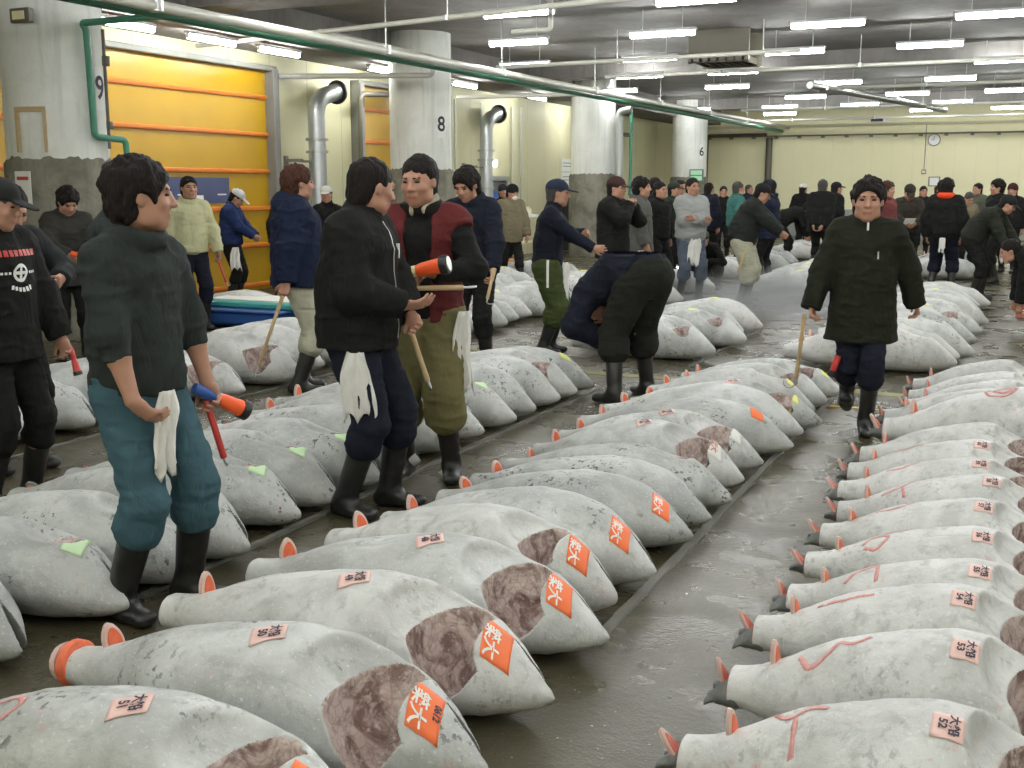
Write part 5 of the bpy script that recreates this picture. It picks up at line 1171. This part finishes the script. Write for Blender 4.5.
# trays under the far tuna by the shutter
t = MB().box(-9.1, -7.6, 10.2, 10.95, .04, .19, .03).build('tray', M['bluep']); MB().box(-9.12, -7.58, 10.18, 10.97, .19, .22, .01).build('rim', M['bluep'], t); tag(t, 'dark blue plastic tray beside the pale tuna by the shutter', 'tray')
t = MB().box(-8.9, -7.3, 10.35, 11.1, .225, .30, .02).build('sheet_bundle', M['tealp']); MB().box(-8.8, -7.4, 10.45, 11.0, .30, .315, .005).build('top_fold', M['white_paper'], t); tag(t, 'teal folded sheet on the dark blue tray', 'sheet')
t = empty('severed_tail', (-.05, 15.4, 0)); tag(t, 'pink crescent tail piece on the floor by the right edge', 'tail piece')
v = []; n = 14
for k in range(n+1):
    a = -1.9+k/n*2.6
    for r_ in (.16, .26): 
        for z in (.01, .07): v.append((r_*math.cos(a)*1.3, r_*math.sin(a)*1.3, z))
f = []
for k in range(n):
    b = 4*k; f += [(b, b+4, b+5, b+1), (b+2, b+3, b+7, b+6), (b+1, b+5, b+7, b+3), (b, b+2, b+6, b+4)]
f += [(0, 1, 3, 2), (4*n, 4*n+2, 4*n+3, 4*n+1)]
MB().add(v, f).build('flesh', M['flesh_pink'], t, True)

# rows beyond the painted lines
farrow(-4.0, [10.10, 10.62, 11.15, 11.65, 12.2], 'frozen tuna right of the bending man', 'frozen tuna beyond the bending man, %s counted away from camera', .93)
farrow(-1.95, ar(10.25, 16.3, .44), 'frozen tuna behind the walking man', 'frozen tuna in the row behind walking man, %s from the near end', .98, yl=.6)
farrow(-6.75, ar(10.9, 17.6, .46), 'frozen tuna beyond the green trousers man', 'frozen tuna in the row left of the green trousers man, %s from its near end', .98, yl=.2)
farrow(-5.75, ar(18.6, 23.6, .46), 'frozen tuna behind the arms crossed man', 'frozen tuna behind the man with crossed arms, %s away', .98)
farrow(-5.75, [14.35, 14.8, 15.25, 16.9, 17.3], 'frozen tuna at the feet of the grey jacket man', 'frozen tuna near the arms crossed man boots, %s away', .95, yl=.6)
farrow(-4.05, ar(16.9, 21.5, .44), 'frozen tuna under the dark suit man', 'frozen tuna near the man in dark suit and cap, %s away', .95, yl=.7)
farrow(-8.5, ar(13.2, 18.3, .47), 'frozen tuna near the masked man', 'frozen tuna left of the masked man, %s away', 1.0, yl=.1)
farrow(-2.2, ar(19.8, 25.5, .46), 'frozen tuna beyond the orange scarf man', 'frozen tuna behind the man with orange scarf, %s away', .95, yl=.5)
farrow(-5.6, ar(25.5, 30.5, .48), 'frozen tuna near the far wall', 'far frozen tuna near the white cap man, %s away', .95, yl=.3)

# ================================================================== mist, light and camera
mm = bpy.data.materials.new('cold_mist'); mm.use_nodes = True; n = mm.node_tree.nodes; l = mm.node_tree.links; n.clear()
o_ = n.new('ShaderNodeOutputMaterial'); pv = n.new('ShaderNodeVolumeScatter'); pv.inputs['Color'].default_value = (.95, .96, .94, 1); l.new(pv.outputs[0], o_.inputs['Volume'])
tc = n.new('ShaderNodeTexCoord'); sx = n.new('ShaderNodeSeparateXYZ'); l.new(tc.outputs['Object'], sx.inputs[0])
zz = ramp(n, l, sx.outputs[2], .02, .50, 1, 0)
ex = n.new('ShaderNodeVectorMath'); ex.operation = 'MULTIPLY'; l.new(tc.outputs['Object'], ex.inputs[0]); ex.inputs[1].default_value = (.62, .30, 0)
ln_ = n.new('ShaderNodeVectorMath'); ln_.operation = 'LENGTH'; l.new(ex.outputs[0], ln_.inputs[0])
rad = ramp(n, l, ln_.outputs['Value'], .35, 1.0, 1, 0)
m1 = N(n, 'ShaderNodeMath', operation='MULTIPLY'); l.new(zz, m1.inputs[0]); l.new(rad, m1.inputs[1])
m2 = N(n, 'ShaderNodeMath', operation='MULTIPLY'); l.new(m1.outputs[0], m2.inputs[0]); m2.inputs[1].default_value = .75; l.new(m2.outputs[0], pv.inputs['Density'])
t = MB().box(-1.7, 1.7, -3.4, 3.4, .005, .5).build('cold_mist', mm); t.location = (-3.1, 15.6, 0); tag(t, 'thin cold mist lying over the wet aisle beyond the bending man', 'mist', kind='stuff')

w = bpy.data.worlds.new('world'); SC.world = w; w.use_nodes = True
w.node_tree.nodes['Background'].inputs[0].default_value = (.5, .5, .5, 1); w.node_tree.nodes['Background'].inputs[1].default_value = .05
cam = bpy.data.cameras.new('camera'); cam.sensor_width = 36; cam.lens = 36*1120/1024; cam.clip_end = 200
co_ = bpy.data.objects.new('camera', cam); COL.objects.link(co_); SC.camera = co_
co_.location = (0, 0, 1.6); co_.rotation_euler = (math.radians(90-9.976), 0, math.radians(24.905))
vs = SC.view_settings; vs.view_transform = 'Standard'; vs.look = 'None'; vs.gamma = 1; vs.use_curve_mapping = False; vs.exposure = 0.15
